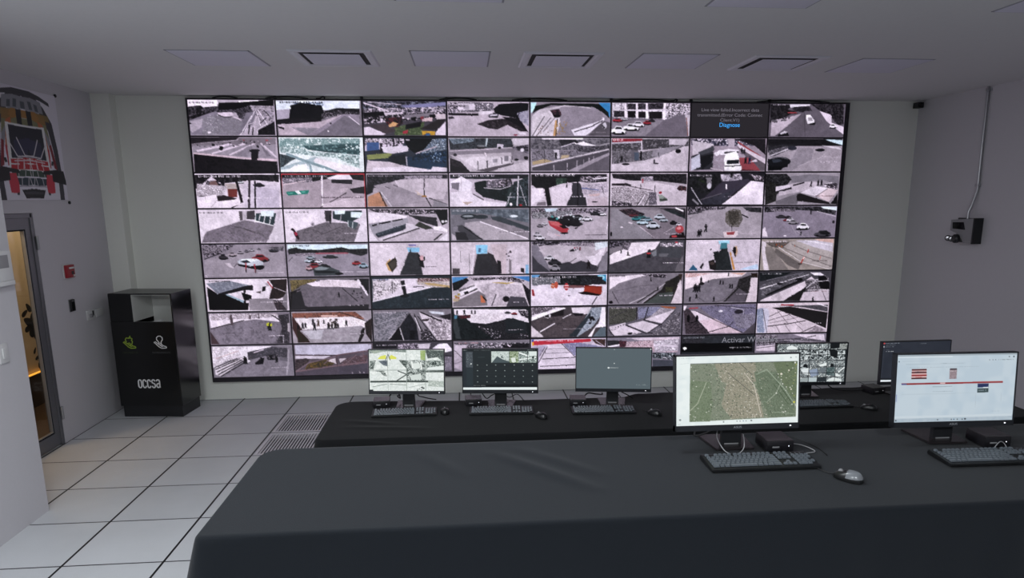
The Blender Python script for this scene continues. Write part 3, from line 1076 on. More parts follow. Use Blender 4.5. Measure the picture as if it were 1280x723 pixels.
l 4a464e 14 20 242 193 165
l 4a464e 14 39 365 126 306
n 4a484e,2f2d33 43 736 31 985 37 989 197 811 176
p ada1ac 13 384 280 146 703 93 991 258 1012 992 24 971
l k 14 724 253 816 357
n 4a4540,8a8076,6a625e,a99da8 18 511 189 596 71 703 111 745 397 698 640 574 637 508 472
n 3a3530,756c66 16 545 151 686 151 694 437 609 597 552 434
l 4a4048 13 600 597 613 781
p d8c6cc 489 798 684 760 687 883 654 966 511 963
p b04a50 534 808 649 784 634 883 544 880
h k 163 832 224
h k 189 811 200
h k 257 672 248
l 8a7f88 5 347 773 511 963
l b9acb6 5 685 803 971 808 1009 891
t p 721 835 233 36 ~9
#37
b 95899a
n k,3a373e,6a656e 39 12 15 991 29 982 293 724 167 452 122 16 197
p dfe6ee 773 26 991 29 996 151 812 87
n p,d,8a808c 21 93 77 433 82 419 184 95 159
d d 8 26 57 77 451 61 454 162 60 157
l c9bcc9 7 724 167 993 336
c 4a434c 243 322 143 111
c 3a343c 334 344 107 94
c b03a48 310 437 72 77
c d6ced8 373 426 107 128
c 9a929c 411 496 143 145
c e8e0ea 551 635 170 222
e k 499 736 43 26
c 55505a 821 867 215 214
c 2a262c 857 827 125 128
h k 645 208 111
h k 530 862 128
p d8cad6 5 728 38 645 83 955 10 952
e w 316 931 21 17
l b9acb8 5 396 611 478 902
l b9acb8 5 473 776 590 987
e d 963 507 18 51
#40
b 9d919e
n k,d,p,m 25 12 -2 398 16 329 145 177 318 12 393
n 4a464e,p,d 22 27 38 267 64 232 161 34 275
l 4a444e 13 19 433 227 262
p a89ca8 26 473 257 321 719 134 977 222 971 977 24 945
c 4a434c 248 361 110 176
c b9a8b4 359 291 94 144
c a89ca8 455 238 78 104
c 8a808c 529 201 69 88
c b9b0bb 595 171 69 88
c 8a828c 678 142 63 56
c 4a4852 855 185 110 120
n 55505a,8a828c 31 802 96 982 80 977 222 848 177
c a83a40 686 411 204 240
p 1e1b22 410 585 571 649 719 633 732 716 681 775 568 729 424 644
p c3c5d0 413 505 464 438 644 430 722 534 719 633 571 649 426 585
p dfe2ea 464 446 627 430 675 473 541 548 461 526
p 3a3c48 445 505 528 468 575 550 492 566
l c83a48 13 512 548 509 809
l c83a48 13 622 590 620 852
l 3a2a30 8 512 708 510 849
l 3a2a30 8 623 751 622 873
l 5a525a 8 366 684 410 564
p cdbfca 249 540 313 561 372 724 309 681
l d8cad6 6 17 913 38 972
t w 646 836 313 36 ~18
#41
b 9d92a0
p d8e6f2 17 22 992 46 988 206 11 182
n k,2e2c30,4a484c 37 20 163 113 105 176 166 407 193 673 118 771 182 988 166 985 329 901 387 736 281 405 273 106 305 23 321
p b06070 337 278 752 281 751 321 353 318
n l,d,p 20 107 283 354 278 335 371 104 385
p a79ca9 13 382 336 350 225 791 286 988 4 977
c a0a8b4 285 409 117 104
c c0c8d4 283 510 151 136
c 2f3338 331 532 101 88
c 3f454a 525 395 185 104
c e0d8e2 381 532 101 112
c a83a44 327 681 185 208
c c8a0a8 259 732 84 160
c 2e2a2e 444 676 151 128
p 4f555a 308 753 393 684 525 718 632 823 636 967 320 977
p 8d949a 325 753 393 694 509 740 457 799 341 801
p 2a2e33 323 825 457 817 606 852 554 903 339 895
e k 622 916 50 40
c b83a44 846 598 117 144
c a0b4c4 928 670 117 176
l 5a525a 8 18 524 70 403
t w 656 852 319 32 ~18
t d 81 48 201 32 13-02-26
#42
b cdbecb
p d9cbd6 17 48 502 54 481 291 428 526 363 964 -1 953
p d3c4d0 600 56 990 46 980 1004 670 996 644 534 613 294
p c3b5c1 451 131 600 94 613 334 497 331
p 8fc4e6 464 150 623 155 617 294 481 283
p 7a70b8 485 62 581 62 577 102 487 99
p 4a4a50 489 283 597 313 626 612 654 993 367 985 428 526
n 46464c,3c3c42 67 489 310 597 334 637 993 379 985
l d8cad4 10 464 369 363 964
p d2a878 195 638 239 481 262 561 273 881 224 841
p 4a4038 212 620 314 425 339 702 269 903
p 5a5048 237 641 313 524 323 692 271 823
n k,2a262c 27 589 294 660 494 673 775 623 732 603 452
e d8a8b0 644 473 23 80
h k 677 494 136
h k 506 259 96
t w 22 72 268 36 13-02-2026 11:39
t 4a424a 604 724 218 36 ~14
#43
b ccbdc9
p d2c4cf 18 64 265 51 291 975 8 985
l 9a8f98 9 230 350 232 993
l 8d828c 7 121 267 123 628
p 8fc8ea 316 94 467 96 457 355 321 371
p 5a80a8 348 193 382 193 377 313 347 313
p 4a474d 330 371 498 358 613 1007 274 996
n 46434a,3d3a40 72 338 393 490 377 580 1004 283 996
l e0d4de 11 299 113 258 993
l a898a2 9 321 353 274 975
n 3a363c,4a444a 29 464 315 565 438 613 1007 529 841
p c9b6bf 500 78 703 83 698 1009 648 1007 548 478
n 3a343a,2a262c 21 582 561 632 601 639 985 596 985
p 8f848c 734 524 767 566 766 1012 736 1009
d 5a5058 13 6 668 241 769 323 751 606 684 524
p d0c1cd 778 123 964 107 963 996 775 991
p 8fb8dc 946 713 986 713 986 999 945 996
p 3a3438 886 812 929 833 929 975 886 935
p 5a5258 15 804 108 807 105 988 14 985
#44
b b9acb8
n k,d,m 27 6 3 993 11 994 105 589 56 255 126 22 121
l k 13 105 142 339 30
n d,p,8a808c 23 356 51 859 62 825 179 389 129
p 8a8290 15 121 88 102 273 956 21 948
p 4f4c56 22 436 88 633 256 956 21 948
p c3b6c1 105 281 322 129 792 179 927 262 727 574 357 641 239 521
d b03a50 9 8 557 211 658 177 641 273
d 2a262c 11 12 473 289 641 214 641 294 507 329
n 57525c,423f47 40 239 876 424 684 559 727 677 630 762 694 863 777 1000 780 1001 980 256 956
p 4a4650 390 702 441 665 491 646 541 708 660 604 710 692 796 815 864 977 391 961
c c8c2cc 239 500 134 160
c 3f3c44 306 641 168 200
c 9a949e 315 820 134 224
l 4a424a 7 491 686 592 529
h k 786 596 160
h 2a2228 753 732 280
p dfd2de 828 457 977 145 929 540 863 777 795 735 709 494
n c9cfda,d8d8e0 37 824 62 993 27 994 185 834 299
l 7d7480 20 995 342 863 817
p 908894 929 460 996 382 1001 940 864 977
t w 22 83 168 32 13-02-26
#45
b 5a565f
p e6d8e2 13 462 265 72 673 43 608 278 439 414 17 740
n k,d,m 32 10 27 349 19 198 169 12 243
p 8a808a 12 243 198 150 249 230 13 422
n d,p,k 21 163 70 298 54 250 310 182 267
n 5f5a63,544f58 107 17 761 439 414 676 241 977 249 991 1012 18 980
p 55555d 542 476 711 241 951 289 957 569 612 518
n d0c4d0,d,p 36 674 80 974 88 976 209 675 201
d w 13 10 692 121 949 107 950 187 693 201
e c84a58 888 78 21 24
p 23262b 499 414 550 417 552 556 501 556
e d04048 524 409 30 28
p 8a8a92 559 398 625 278 628 478 586 518
p 3c3a42 514 297 548 278 554 377 515 387
p 77747c 662 420 783 422 767 524 663 521
h k 162 347 104
h k 251 409 136
e 5a5050 260 460 25 16
l c9bcc8 7 377 233 396 374
p 7d757e 909 767 982 489 991 1012 878 1009
t w 718 697 277 40 ~14
#46
b cbbcc9
p d6c8d4 -2 16 423 16 450 395 384 684 319 972 16 961
p cdbfcc 584 30 968 16 994 951 678 961 610 401
p a8d4e8 432 35 584 30 578 131 445 150
p 4a8a98 470 107 550 102 559 315 457 313
p 35383c 474 294 563 283 643 983 391 975 417 518
n 2e3236,3a3e42 72 474 294 563 297 634 983 409 975
n 23262a,35383c 25 379 393 440 355 456 644 393 662
n 2a2224,3a3032,1d1a1c 29 313 681 383 622 424 849 409 975 336 932
e 5a4a48 364 745 32 51
p d8944a 592 401 610 401 678 961 651 961
p d0a888 659 217 686 217 701 403 677 566
p 2a2022 632 214 678 257 677 548 637 401
p 3a7098 52 964 110 780 176 967
p 2a262c 193 884 242 721 253 783 220 927
p b8c8e0 802 903 980 785 994 959 732 964
e d 341 310 9 34
t w 8 72 286 43 13-02-2026
t 4a424a 681 713 295 38 ~18
#47
b a59893
p d8cbd4 10 59 70 102 60 411 131 999 59 996 15 411
n 6a5f5c,857874,4d4442 46 51 102 430 88 544 259 255 291 146 249
p 8d8280 55 246 146 249 404 1007 149 999 84 620
p ab9d98 146 249 255 291 562 801 642 1015 404 1007
p 7a706f 201 291 562 801 532 991 381 839 186 414
l d8ccd0 10 236 251 560 737 991 1004
p b5a9a8 394 88 610 54 986 353 1009 983 560 718 308 251
p c9bfcc 464 48 976 62 989 436 708 262
l e0d6e0 13 592 51 972 227
p d8b0a8 718 22 982 19 988 145 793 78
l 8a7e7e 11 414 171 621 385 979 646
l 7d7270 8 328 294 629 593 988 897
l d04a40 19 562 780 600 572
l f0e0e0 11 585 654 600 572
l d04a40 15 641 449 652 345
l d07a70 11 814 684 825 558
l c07a40 11 277 273 284 190
l c07a60 10 457 257 459 193
l 4a3a3a 15 526 801 572 801
d c0542f 11 6 178 126 358 129 309 294 199 249
t w 60 64 295 38 13-02-2026 Fri
t 4a3a3a 714 689 228 43 ~11
#50
b d9cbd6
p e4d7e2 296 42 771 50 816 183 736 629 539 599 263 487
n 8a8a9a,7d7f90,a0a0ae 57 16 132 295 63 551 212 134 442
p 2b2830 134 450 469 231 569 194 564 357 465 351 215 485
p 1d1a1e 20 234 134 442 247 485 452 738 509 741 493 965 25 946
p 9db0c0 230 477 264 466 454 677 443 738
p 1d1a1e 429 431 454 434 549 517 545 661 454 658
l 1d1a1e 20 470 292 455 738
p 9d929c 513 618 737 607 867 674 824 981 510 968
n 3a2a2c,4a3a3a,2a2022 44 771 50 994 25 971 554 868 634 753 629 815 223
l c8303a 13 753 98 812 303
l d8cad6 13 790 242 753 629
l c9bcc8 8 830 284 974 431
p k 690 258 731 239 719 381 678 402
p 6a5a60 594 418 670 381 659 461
n d,5a4a50 34 801 672 975 680 966 987 841 981
p 8a808a 937 554 989 391 971 987 914 800
t w 651 698 319 44 ~13
t d 51 55 252 36 13-02-2026
p b9abb7 727 138 768 140 765 242 732 220
#51
b 7d747e
n 7d6a40,a89468,4a4030 27 18 68 351 47 315 119 146 234 23 434
p e5d6e2 214 175 484 63 802 95 880 343 646 295 295 260
n d8c8d0,e5d6e2 20 383 79 885 119 881 303 378 284
n 2a2528,3a3436 37 8 434 144 316 70 559 24 968 -8 968
n 857a86,776d78 50 91 397 295 282 645 303 944 551 972 842 698 957 194 893 67 682
p 3a363c 39 477 142 397 179 850 276 979 8 989
p 39343a 161 893 530 888 972 842 968 1011 191 997
n k,d,2a2a2c 30 803 55 987 60 977 554 916 263
p e8dce8 835 95 861 55 969 554 959 594
l 2a262c 8 653 335 837 754
h k 606 538 154
d 2a262c 9 14 743 421 879 426 923 677 788 669
t w 717 850 210 43 ~12
#52
b 384048
p dccedb 22 74 370 66 719 76 766 343 16 760
n c9bac6,efe4ec,8a7f88 57 22 74 386 66 347 407 246 525 24 760
n c8b4b0,d8c8c8,a59a9f 34 568 132 987 87 985 351 782 362 583 255
n 4a3f45,8a5a50,p 23 585 60 987 74 986 167 584 172
p c8a878 634 196 768 220 985 308 984 370 716 279
n 38424c,2f3840,414c56 84 11 778 766 362 984 410 978 962 6 984
l e6dbe6 15 11 768 758 340
l 2e2a30 50 393 127 419 613
e 23262c 410 605 60 48
l e2d6e0 15 341 306 492 250
l d 7 260 122 261 525
h 4a424a 263 210 96
l d 8 532 314 665 330
t w 711 706 260 44 ~14
t 4a5a8a 30 66 185 36 13-02-26
#53
b c4b6c2
p 5a9ad8 8 47 224 34 86 231 10 228
p 4a8ad0 766 52 997 52 997 223 903 138
n k,2f3438 34 10 228 189 74 223 156 84 434 17 474
n k,d,p 27 223 74 766 60 937 180 903 260 595 127 290 159
p d8cad4 119 437 307 199 595 148 903 260 979 551 988 1008 591 989 339 445
n b8aab6,cdbfca 57 322 322 595 210 885 343 936 674 695 952 523 946
p c9a860 493 226 800 236 697 287
n 3a3438,d8cad4,k 30 84 434 289 300 339 445 117 639
p e4dae4 84 517 306 322 322 383 117 639
l w 10 82 722 339 445
p 2a262c 151 519 203 479 218 562 168 602
d c0a040 12 10 24 597 100 559 99 762 22 800
e c03a38 65 704 27 38
p 8a8088 13 842 338 485 423 613 454 941 250 976 12 965
p d87a58 363 610 396 653 430 858 369 856
p 2a2428 388 631 447 778 439 818 396 714
l 4a444c 12 567 597 506 965
e 2a262c 691 754 47 94
p 5a5560 747 666 936 714 988 1008 695 995
n k,d 23 903 260 997 469 996 1008 962 757
t w 764 840 218 38 ~9
p c0a890 14 720 82 680 81 802 14 800
#54
b ddd0de
p 5a9ad0 13 9 139 12 139 111 13 148
n 2a2c30,1c1e22,4a4c52 43 122 12 984 42 988 343 595 327 21 308
n d8d0d8,4a4a52,8a8a94 25 13 87 391 122 391 282 21 349
p 48a0cc 857 36 984 28 986 263 935 180
e a0d4e8 917 119 50 72
n d,k,4a5058 29 644 50 934 100 936 340 663 330
p 8a5a5e 426 362 697 332 698 434 426 442
l 1f1c22 13 350 319 765 354
e e0704c 287 365 25 88
e d8604a 331 338 25 112
p e8d8dc 268 338 308 338 308 367 268 365
e d04048 465 397 29 120
p e8c8cc 440 343 493 346 493 378 440 375
p e8c8cc 440 423 493 426 494 453 440 453
p b8402f 706 354 936 402 922 664 690 634
p 9a3226 706 354 936 402 936 442 701 394
p 2a1c1c 613 591 716 554 922 664 887 704 682 647
l d 13 803 976 870 722
p d6c8d4 821 965 938 664 989 546 992 973
n e3d6e3,d8cad8 72 21 429 682 656 803 944 20 930
n d04048,8a3038 25 12 469 38 469 55 672 21 669
t w 55 68 537 52 13-02-2026 Fri 11:39:53
e 6a646c 498 680 14 16
#55
b 8f8590
p e2d4df 19 103 447 44 758 87 447 95 141 308 22 506
n d,k,p 23 447 44 792 47 759 167 534 119
n 8f8590,857b87 84 74 509 277 231 533 98 760 207 626 527 285 944 112 917
l 4a434c 8 58 589 147 960
l 6a616c 5 108 549 452 399 710 370
h k 569 202 136
n 332e30,47413f,292427 37 761 290 966 52 969 295 860 989 458 971 713 533
p 5a605e 493 973 680 653 871 618 842 987
l c8bcc8 8 458 952 628 650
l d8ccd6 7 285 965 559 690 761 330
l 2a2428 13 389 949 661 530
n 5a5a40,3a3a30 27 764 453 868 455 853 618 766 615
p d9c9d2 975 92 991 995 842 987 913 538
p 4a3a36 930 52 983 52 969 295
e k 43 914 30 48
h k 661 509 120
t w 690 704 260 44 ~13
t d 19 63 201 36 13-02-26
#56
b 8d848f
p e6d5dc 8 25 842 31 773 154 379 223 167 426 17 546
n e6d5dc,c88a80,e0ccd4 32 8 25 374 36 162 132 20 170
p e8b8a8 608 31 824 39 772 111
n 8f8691,847b87 89 26 546 203 429 432 226 773 154 726 447 536 861 394 962 33 925
l 5f5660 7 174 762 286 957
l 5f5660 7 726 447 537 904 430 962
n 4a454a,2f2a2c 39 739 236 987 36 921 284 866 960 539 954 710 530
p d6c6cf 901 199 991 204 1004 987 848 981 892 538
p 6a616c 575 957 747 533 859 706 839 981
p 3a2a24 896 52 987 55 991 204 918 159
h k 227 239 188
e 2a2428 234 365 39 51
h k 143 509 239
h k 170 530 239
h k 205 511 239
h k 174 762 171
h k 86 864 154
h k 411 877 171
h k 488 332 137
h k 525 346 128
h k 621 463 154
h k 650 466 145
h k 594 84 120
h k 326 298 85
h k 158 405 103
t w 714 701 215 43 ~12
#57
b 55515a
n 20242a,2f343b,16191d 43 5 36 460 34 318 172 13 330
n 6a656e,4a464e,8a848e 36 17 458 319 194 643 58 755 103 579 308 45 840
l e2d8e2 11 19 562 377 322
l dcd2dc 9 395 300 683 122
l 8a8490 7 103 292 608 55
p 1f1c22 98 757 577 266 615 308 118 800
e k 289 407 39 34
e k 549 266 54 43
p d9cad4 47 925 617 351 722 186 762 271 624 565 360 960 31 968
p c4b6c0 226 762 297 680 340 896 287 957
p 2b2829 360 960 659 522 636 906 601 971
n d8ccd6,4a454d,2f2b31,b8acb6 29 634 311 962 194 988 664 664 650
p e6dce6 699 58 846 63 924 172 757 146
p 15131a 813 188 905 148 979 407 987 621 846 573
l d0c6d0 11 661 565 799 274
l d0c6d0 9 764 357 967 322
p cabbc6 629 693 978 621 990 987 582 968
l d8cad4 9 681 631 978 621
h k 766 933 171
l 7a707a 9 886 658 953 984
t d8d0d8 42 63 268 38 13-02-2026
t 7a4a50 737 653 215 34 ~8
#60
b 8a7f8c
p e6d8e4 15 45 240 56 836 72 862 312 566 216 264 326 19 478
n e0d0da,8a7d86,w 37 16 27 838 45 833 165 37 232
n 8d8290,968b99,7b717e 84 18 520 295 368 615 237 861 355 825 980 116 961
l 3a3238 10 19 486 229 366 433 243
l 6a5a62 34 276 77 282 387
l 7a6a72 27 512 88 503 213
l 5a4c54 17 613 53 608 197
l 3a3238 13 769 80 896 315
n 4a424a,35303a,6a626c 40 852 104 986 69 968 988 809 977 889 520
p 5a464c 8 560 107 974 9 969
h k 726 430 188
h k 741 451 256
p d8d83c 700 347 728 326 726 430 700 430
p d8d83c 744 368 771 358 768 440 745 451
e k 738 555 20 17
l c8bcc8 7 900 731 892 982
p b9acb6 962 358 986 360 979 651 954 609
t w 716 713 193 47 ~12
#61
b aa9ea9
n 9a5a4c,b87a68,6a4038 34 12 51 796 43 910 278 572 200 17 195
n e8dce4,f0e6ec,d8c8ce 34 32 216 793 189 925 363 904 528 56 571
l 4a2f2a 10 592 35 909 320
p d8b0a8 371 128 573 128 572 200 370 189
p 5a3a3a 10 152 49 237 213 980 78 972 6 528
n 3a3a2a,4a3030 34 56 571 122 617 213 980 61 972
n b0a6b0,a398a3 84 89 595 871 486 985 787 963 1020 230 980
p c6bfca 122 617 393 587 352 881 217 873
h k 135 451 196
h k 169 443 171
h k 280 478 239
h 5a3a30 327 376 214
h k 455 467 214
h k 497 488 188
h k 541 427 239
h k 677 392 188
h k 78 488 171
h d 265 331 188
h k 573 472 154
h k 399 339 128
p 2a2224 860 611 903 571 891 782 843 993 809 990 840 779
e 1d181a 890 593 17 38
n 4a3a3a,2a2224 30 907 403 1004 240 988 1020 917 742
d 4a3a36 11 26 435 256 587 264 580 555 428 547
t w 713 713 176 38 ~9
#62
b 8d848f
n 6a6872,8a8692,a29aa6 40 17 109 470 67 328 494 185 985 8 974
l b0a8b4 7 26 478 452 149
l a49ca8 7 22 726 382 291
p 33303a 461 88 549 462 574 985 371 974 327 576
n 3a3844,26242c 37 436 128 547 544 574 985 388 974 360 619
p 1f1c22 185 964 328 534 388 974
l c8bec8 12 336 576 380 974
l c8bec8 10 284 657 186 942
l 8d8690 8 469 109 310 555
p d8cbd6 588 93 990 400 984 1006 812 996 618 302
n e3d6e0,b8aab6,8a7d88 37 669 261 990 360 975 985 796 974
l 2a242c 17 604 93 871 395
l 2a242c 15 519 131 612 673
l 2a242c 10 569 216 796 996
l e0d6e0 12 534 256 642 988
n w,k,d 17 597 630 698 635 779 996 609 985
d k 8 40 579 673 714 678 796 974 609 964
l 8a7d88 7 799 723 986 755
p 3a343c 839 229 993 152 990 360 906 315
p d0d0dc 706 59 909 107 908 189 739 141
e 3a2c30 668 344 50 34
n 16141a,2a2830 23 460 665 528 670 524 961 456 956
t w 26 69 268 38 13-02-2026 11:39
#63
b 2b3034
p e4d8e2 19 11 953 72 987 491 762 355 555 427 451 507 245 454 145 243 26 195
n e8dde6,d0c2cc 40 247 163 763 187 589 430 280 456
n 282e32,323a3e,1f2428 67 43 280 145 264 517 993 104 969 23 526
p 4a4f54 17 237 58 363 104 969 35 953 8 609
n k,2a2c30,5a5660,1c1c20 23 280 499 416 504 589 430 727 331 935 446 986 996 517 993 347 667
d b8acb8 7 40 330 584 485 675 605 723 656 977 517 972
d b8acb8 6 20 899 737 987 742 986 1038 847 988
p 33383e 676 392 780 334 952 488 934 825 691 811
h k 61 123 144
h k 155 117 160
h k 249 123 128
h k 291 125 120
n d,b03a48,k 23 78 219 231 205 230 310 93 323
p 5a90b0 23 216 60 205 58 320 25 328
c b03a44 797 189 84 80
c 4a454c 710 152 84 72
n w,d,k 20 849 88 979 93 978 363 901 278
t w 717 694 193 36 ~10
#64
b 5a5056
p d8cad6 10 16 249 8 432 35 18 395
n 8a7d88,d,p 27 18 8 349 11 217 144 18 256
p efe4ee 10 315 117 219 432 27 465 56 117 339 9 435
p 332c30 150 302 433 75 433 355 217 344
n 605459,6d6066,544a50 67 18 454 150 342 483 275 717 286 536 964 168 953
p d9cbd4 9 595 168 964 9 956
l e8dce6 15 117 801 317 528
l e0d4de 12 425 374 532 237
n k,d 27 549 219 700 205 683 304 583 302
p d6cad4 532 40 800 29 750 248 549 200
n 9aa0b0,b8bcc8,7d8494 40 800 51 934 35 952 216 820 654 620 977 553 972
p 3e4650 502 969 750 288 800 131 784 331 603 974
p e9dfea 934 35 981 37 989 662 854 697 805 985 755 982 904 496
p 6d7a86 822 988 922 699 989 683 992 996
d 2a262c 12 10 768 368 851 334 820 534 753 568
e 2a262c 802 379 37 56
e d8d0d8 246 272 17 36
d c8c0c8 8 6 167 302 266 267 234 384
t w 426 699 369 40 ~21
#65
b 77707c
n 5a5a52,4a4a44,8a8680,35332f 27 18 59 389 75 377 478 258 552 22 622
n 8a88a8,a8a4c0,6a6880 27 406 56 711 69 596 326 410 459
p b86a48 694 29 917 77 900 139 780 112
n b9adb9,8d8490 27 712 91 900 139 767 374 529 446
p d8cad6 23 683 241 552 242 633 467 889 365 945 76 972
p d8cad6 259 614 478 504 686 657 535 891
p d8cad6 495 464 900 157 852 339 737 598
l 3a343e 12 242 633 519 913
l 3a343e 12 478 462 738 657
l 3a343e 12 535 913 737 598 901 179
l 3a343e 13 23 766 93 985
l 3a343e 12 519 913 912 870
l 3a343e 13 894 830 970 261
l 3a343e 12 703 697 978 710
n 7a727e,4a444e,b0a6b0 37 738 699 953 221 992 956 553 996
l 2a262e 13 389 75 393 478
l 2a262e 12 495 483 541 61
l 4a444e 7 21 422 255 149
d 3a343e 6 30 23 766 241 574 242 633 41 827
e 2a262e 305 910 34 36
t 3a3038 348 891 117 44 ~5
t p 51 53 319 48 13-02-2026 Fri
#66
b 857a88
n 8d84a0,6a6280,b0a8c0,4f4860 27 190 56 987 27 1003 614 833 966 575 721
p d9c8d4 69 195 175 221 630 745 815 964 384 942 216 536
p d5bcc8 234 536 446 483 815 964 376 956
l 2a242c 8 227 558 376 985
l 2a242c 8 357 921 630 745
l 2a242c 7 630 745 849 229
l 3a343e 8 175 221 833 966
n 4a3f48,6a5a64,352d35 34 6 109 86 155 216 536 367 982 48 966
l 2a242c 8 98 779 234 558
l 2a242c 8 137 972 291 747
p e3d6e0 5 48 49 51 25 195 7 192
e 1c181e 78 467 23 128
e 1c181e 194 459 20 103
l 1c181e 12 112 614 216 536
l d0c6d4 7 650 117 830 208 826 355
l c8c0d0 7 749 478 959 318
l b8b0c0 7 717 686 937 822
e 3a3440 761 267 60 77
e d8d0dc 512 235 30 38
l 4a4450 8 437 45 990 173
n 857d90,a8a0b4,5a5262 20 674 347 996 363 972 825 757 814
p 5a525c 833 985 1003 614 1004 1004
p c83a48 86 115 200 99 200 136 86 147
#67
b d2c2cc
n 8d94b0,a8b0c8,6a7090,c8ccdc 29 0 195 80 157 121 980 16 974
p c9c3d4 80 157 152 181 177 411 157 982 121 980
p 2c282b 205 155 457 131 989 344 981 873 725 606
n 55505a,77727c,3a363e 32 347 104 980 91 989 323 638 160
p e3d8e3 813 0 982 152 983 173 834 64
l 4a4048 7 169 454 352 251
l 4a4048 7 164 579 464 384
l 3a3038 11 160 769 438 699 689 606
l 6a5a64 5 184 665 576 494
l 3a3038 9 629 1006 840 782
l 6a5a64 5 280 248 438 678
l 6a5a64 5 390 296 639 729
l 6a5a64 5 277 755 338 990
l 6a5a64 5 403 739 482 977
l 6a5a64 5 546 683 664 942
l 4a4048 7 81 197 157 982
n b8a8b4,8d7f8a 32 721 1009 840 782 973 916 977 1001
p c83a48 328 51 508 59 509 99 329 91
t w 23 37 295 43 13-02-2026 11:39
t c8bcc8 828 675 81 43 ~3
#70
b 8f8692
p e8dde8 15 20 739 38 702 140 448 212 154 489 -2 690
n e8dde8,b8aab4,f2e8f2 44 13 38 454 44 412 335 154 489 -1 647
l c09090 5 41 399 333 161
p e4dae4 327 118 419 84 464 508 403 588
n 5a5560,4a4650,77707c 40 441 209 739 60 939 110 930 407 662 351 441 463
l p 13 514 236 635 137
p d8ccd6 26 607 359 375 390 460 87 951 22 903
l 2a242c 12 29 735 341 415
l 2a242c 12 43 820 365 449
l 2a242c 12 56 906 381 481
l 2a242c 13 87 959 405 524
l 2a242c 12 24 671 309 404
h k 398 460 239
h k 414 484 214
n 2a262e,1c1a1f 27 521 554 593 431 644 391 621 602 535 660
h k 607 495 214
n 3a3640,2a262e,8a828c 27 663 308 815 295 810 484 674 476
h k 793 484 214
h k 728 396 171
n 958c98,8b828e 84 138 954 434 634 926 535 914 983 171 957
p b0a6b2 938 153 963 156 914 962 897 959
p 77707c 829 401 930 407 926 535 826 487
t w 718 700 193 38 ~10
#71
b 6d5f6b
p c3bccf 18 22 979 41 976 233 544 359 18 327
p d2c6d4 17 348 475 375 370 476 13 455
n 4a3f48,6a5a5a,3a3038 36 12 497 150 441 199 508 89 759 2 839
n 8a6a3c,6a5a3a,4a3f3a 36 161 634 370 476 505 527 466 738 123 802
n 7a5a60,5a464e,8d7580 43 571 660 679 452 921 380 916 636 552 743
p d8c8d0 403 522 515 463 520 655
p d0c0c8 558 487 662 471 572 615
l 5a4650 16 17 337 543 380
l 7a5f68 18 526 377 976 233
l 8a6f78 18 2 861 535 700 917 615
l 8a7480 14 20 839 180 594 543 401
l 6a525c 16 535 380 529 978
l 8a7078 13 639 663 784 372
l 7d6068 13 871 335 883 981
l 8a7078 13 365 647 474 439
p 655a68 18 903 534 743 916 658 908 1026 15 967
p 5c5462 552 743 916 658 908 1026 545 1002
h c8bcc4 719 949 60
h c8bcc4 815 933 77
e p 866 949 7 17
#72
b 57525c
n k,d,2a2830 30 7 17 455 33 383 268 3 247
n p,m,d 34 303 52 556 46 604 279 298 263
p e6dce8 742 223 829 81 931 73 989 239 989 321 911 359
p d0c4d0 556 68 726 62 689 284 570 276
p 3a3640 893 444 987 471 984 831 889 826
n 8a8090,6a6270,a89eac 34 893 484 987 511 982 959 887 951
l e0d6e4 8 828 102 724 287
l 8a8090 8 901 527 974 957
l 8a8090 8 978 532 904 954
t w 32 68 252 40 13-02-2026
#73
b 8d8490
n 2a262e,4a4650,8a8290,c8bec8 25 8 70 994 102 994 356 136 287
p b8aab8 14 113 206 124 135 308 103 967 5 874
p cabcca 13 153 171 142 99 540 8 620
l 5a525c 7 12 303 107 540
l 7d7480 7 7 746 105 668
n 1d1b20,35323a 29 620 145 994 124 994 356 689 340
d p 10 30 344 89 760 110 759 321 343 300
t d8a0a8 69 60 250 34 13-02-2026
#74
b cfc0d2
p d8cad8 217 209 418 180 589 620 591 949 101 981 134 471
p b8acc4 17 239 217 209 101 631 101 959 17 586
n 8a88b0,a8a4c4,6a6890,c8c0d8 23 418 161 621 129 994 313 977 353 622 335 588 578
n d,8a5a4a,3a3438 27 805 38 992 49 985 292 858 182
l d 8 385 118 597 620
l 4a424e 10 151 655 589 620
l 4a424e 10 117 898 591 866
l 8a7f90 7 185 473 572 455
l 8a7f90 7 201 332 487 319
l 4a424e 10 101 775 218 252
l 5a525e 8 117 551 185 268
p dc3a4c 34 60 788 25 803 92 781 124 34 201
p f0a030 13 97 34 68 43 201 20 220
p e0d040 13 145 27 132 27 188
p 3a54b0 9 17 43 12 34 78 13 97
t w 200 44 361 51 ~18
l c8bcd0 8 857 81 994 313
#75
b 8d8494
n e3d4dc,a07080,c8a8b4,f0e6ee,5a3a48 20 197 161 607 121 968 78 958 532 629 513 610 388 199 345
n d4c6d4,8a7f8e,e8dee8 34 624 142 976 78 966 492 647 516
p d8cad8 626 247 955 305 956 367 627 308
n 2a2a30,4a484f,3a383e 27 5 89 197 100 164 263 8 273
p e6dce8 11 281 198 209 198 263 28 332
n 3a2a34,8a4a58 20 162 118 265 124 250 329 173 324
n 1f242b,353b44,c8ccd4 23 622 535 941 554 910 780 624 722
p 565866 625 762 928 802 924 1071 628 1074
l c9bac9 8 264 41 606 38
p d5c2d0 315 44 976 30 977 100 436 113
t w 761 687 109 43 ~5
#76
b 3a3c44
n 3a3840,4f4c55,2c2a31 54 -13 6 315 1 249 252 -9 239
n 44474f,363940 54 297 1 1005 17 985 271 285 255
t a0a4ae 23 46 286 47 13-02-2026 Fri
p 0e0d10 -18 247 976 273 984 570 -13 543
p f2ecf2 20 388 47 367 73 393 71 433 49 487 24 433
t e0dade 663 393 295 60 ~15
#77
b 8a808e
n 2a262c,5a545e,c8bcc8,8a808c 25 -4 36 302 9 348 311 24 380
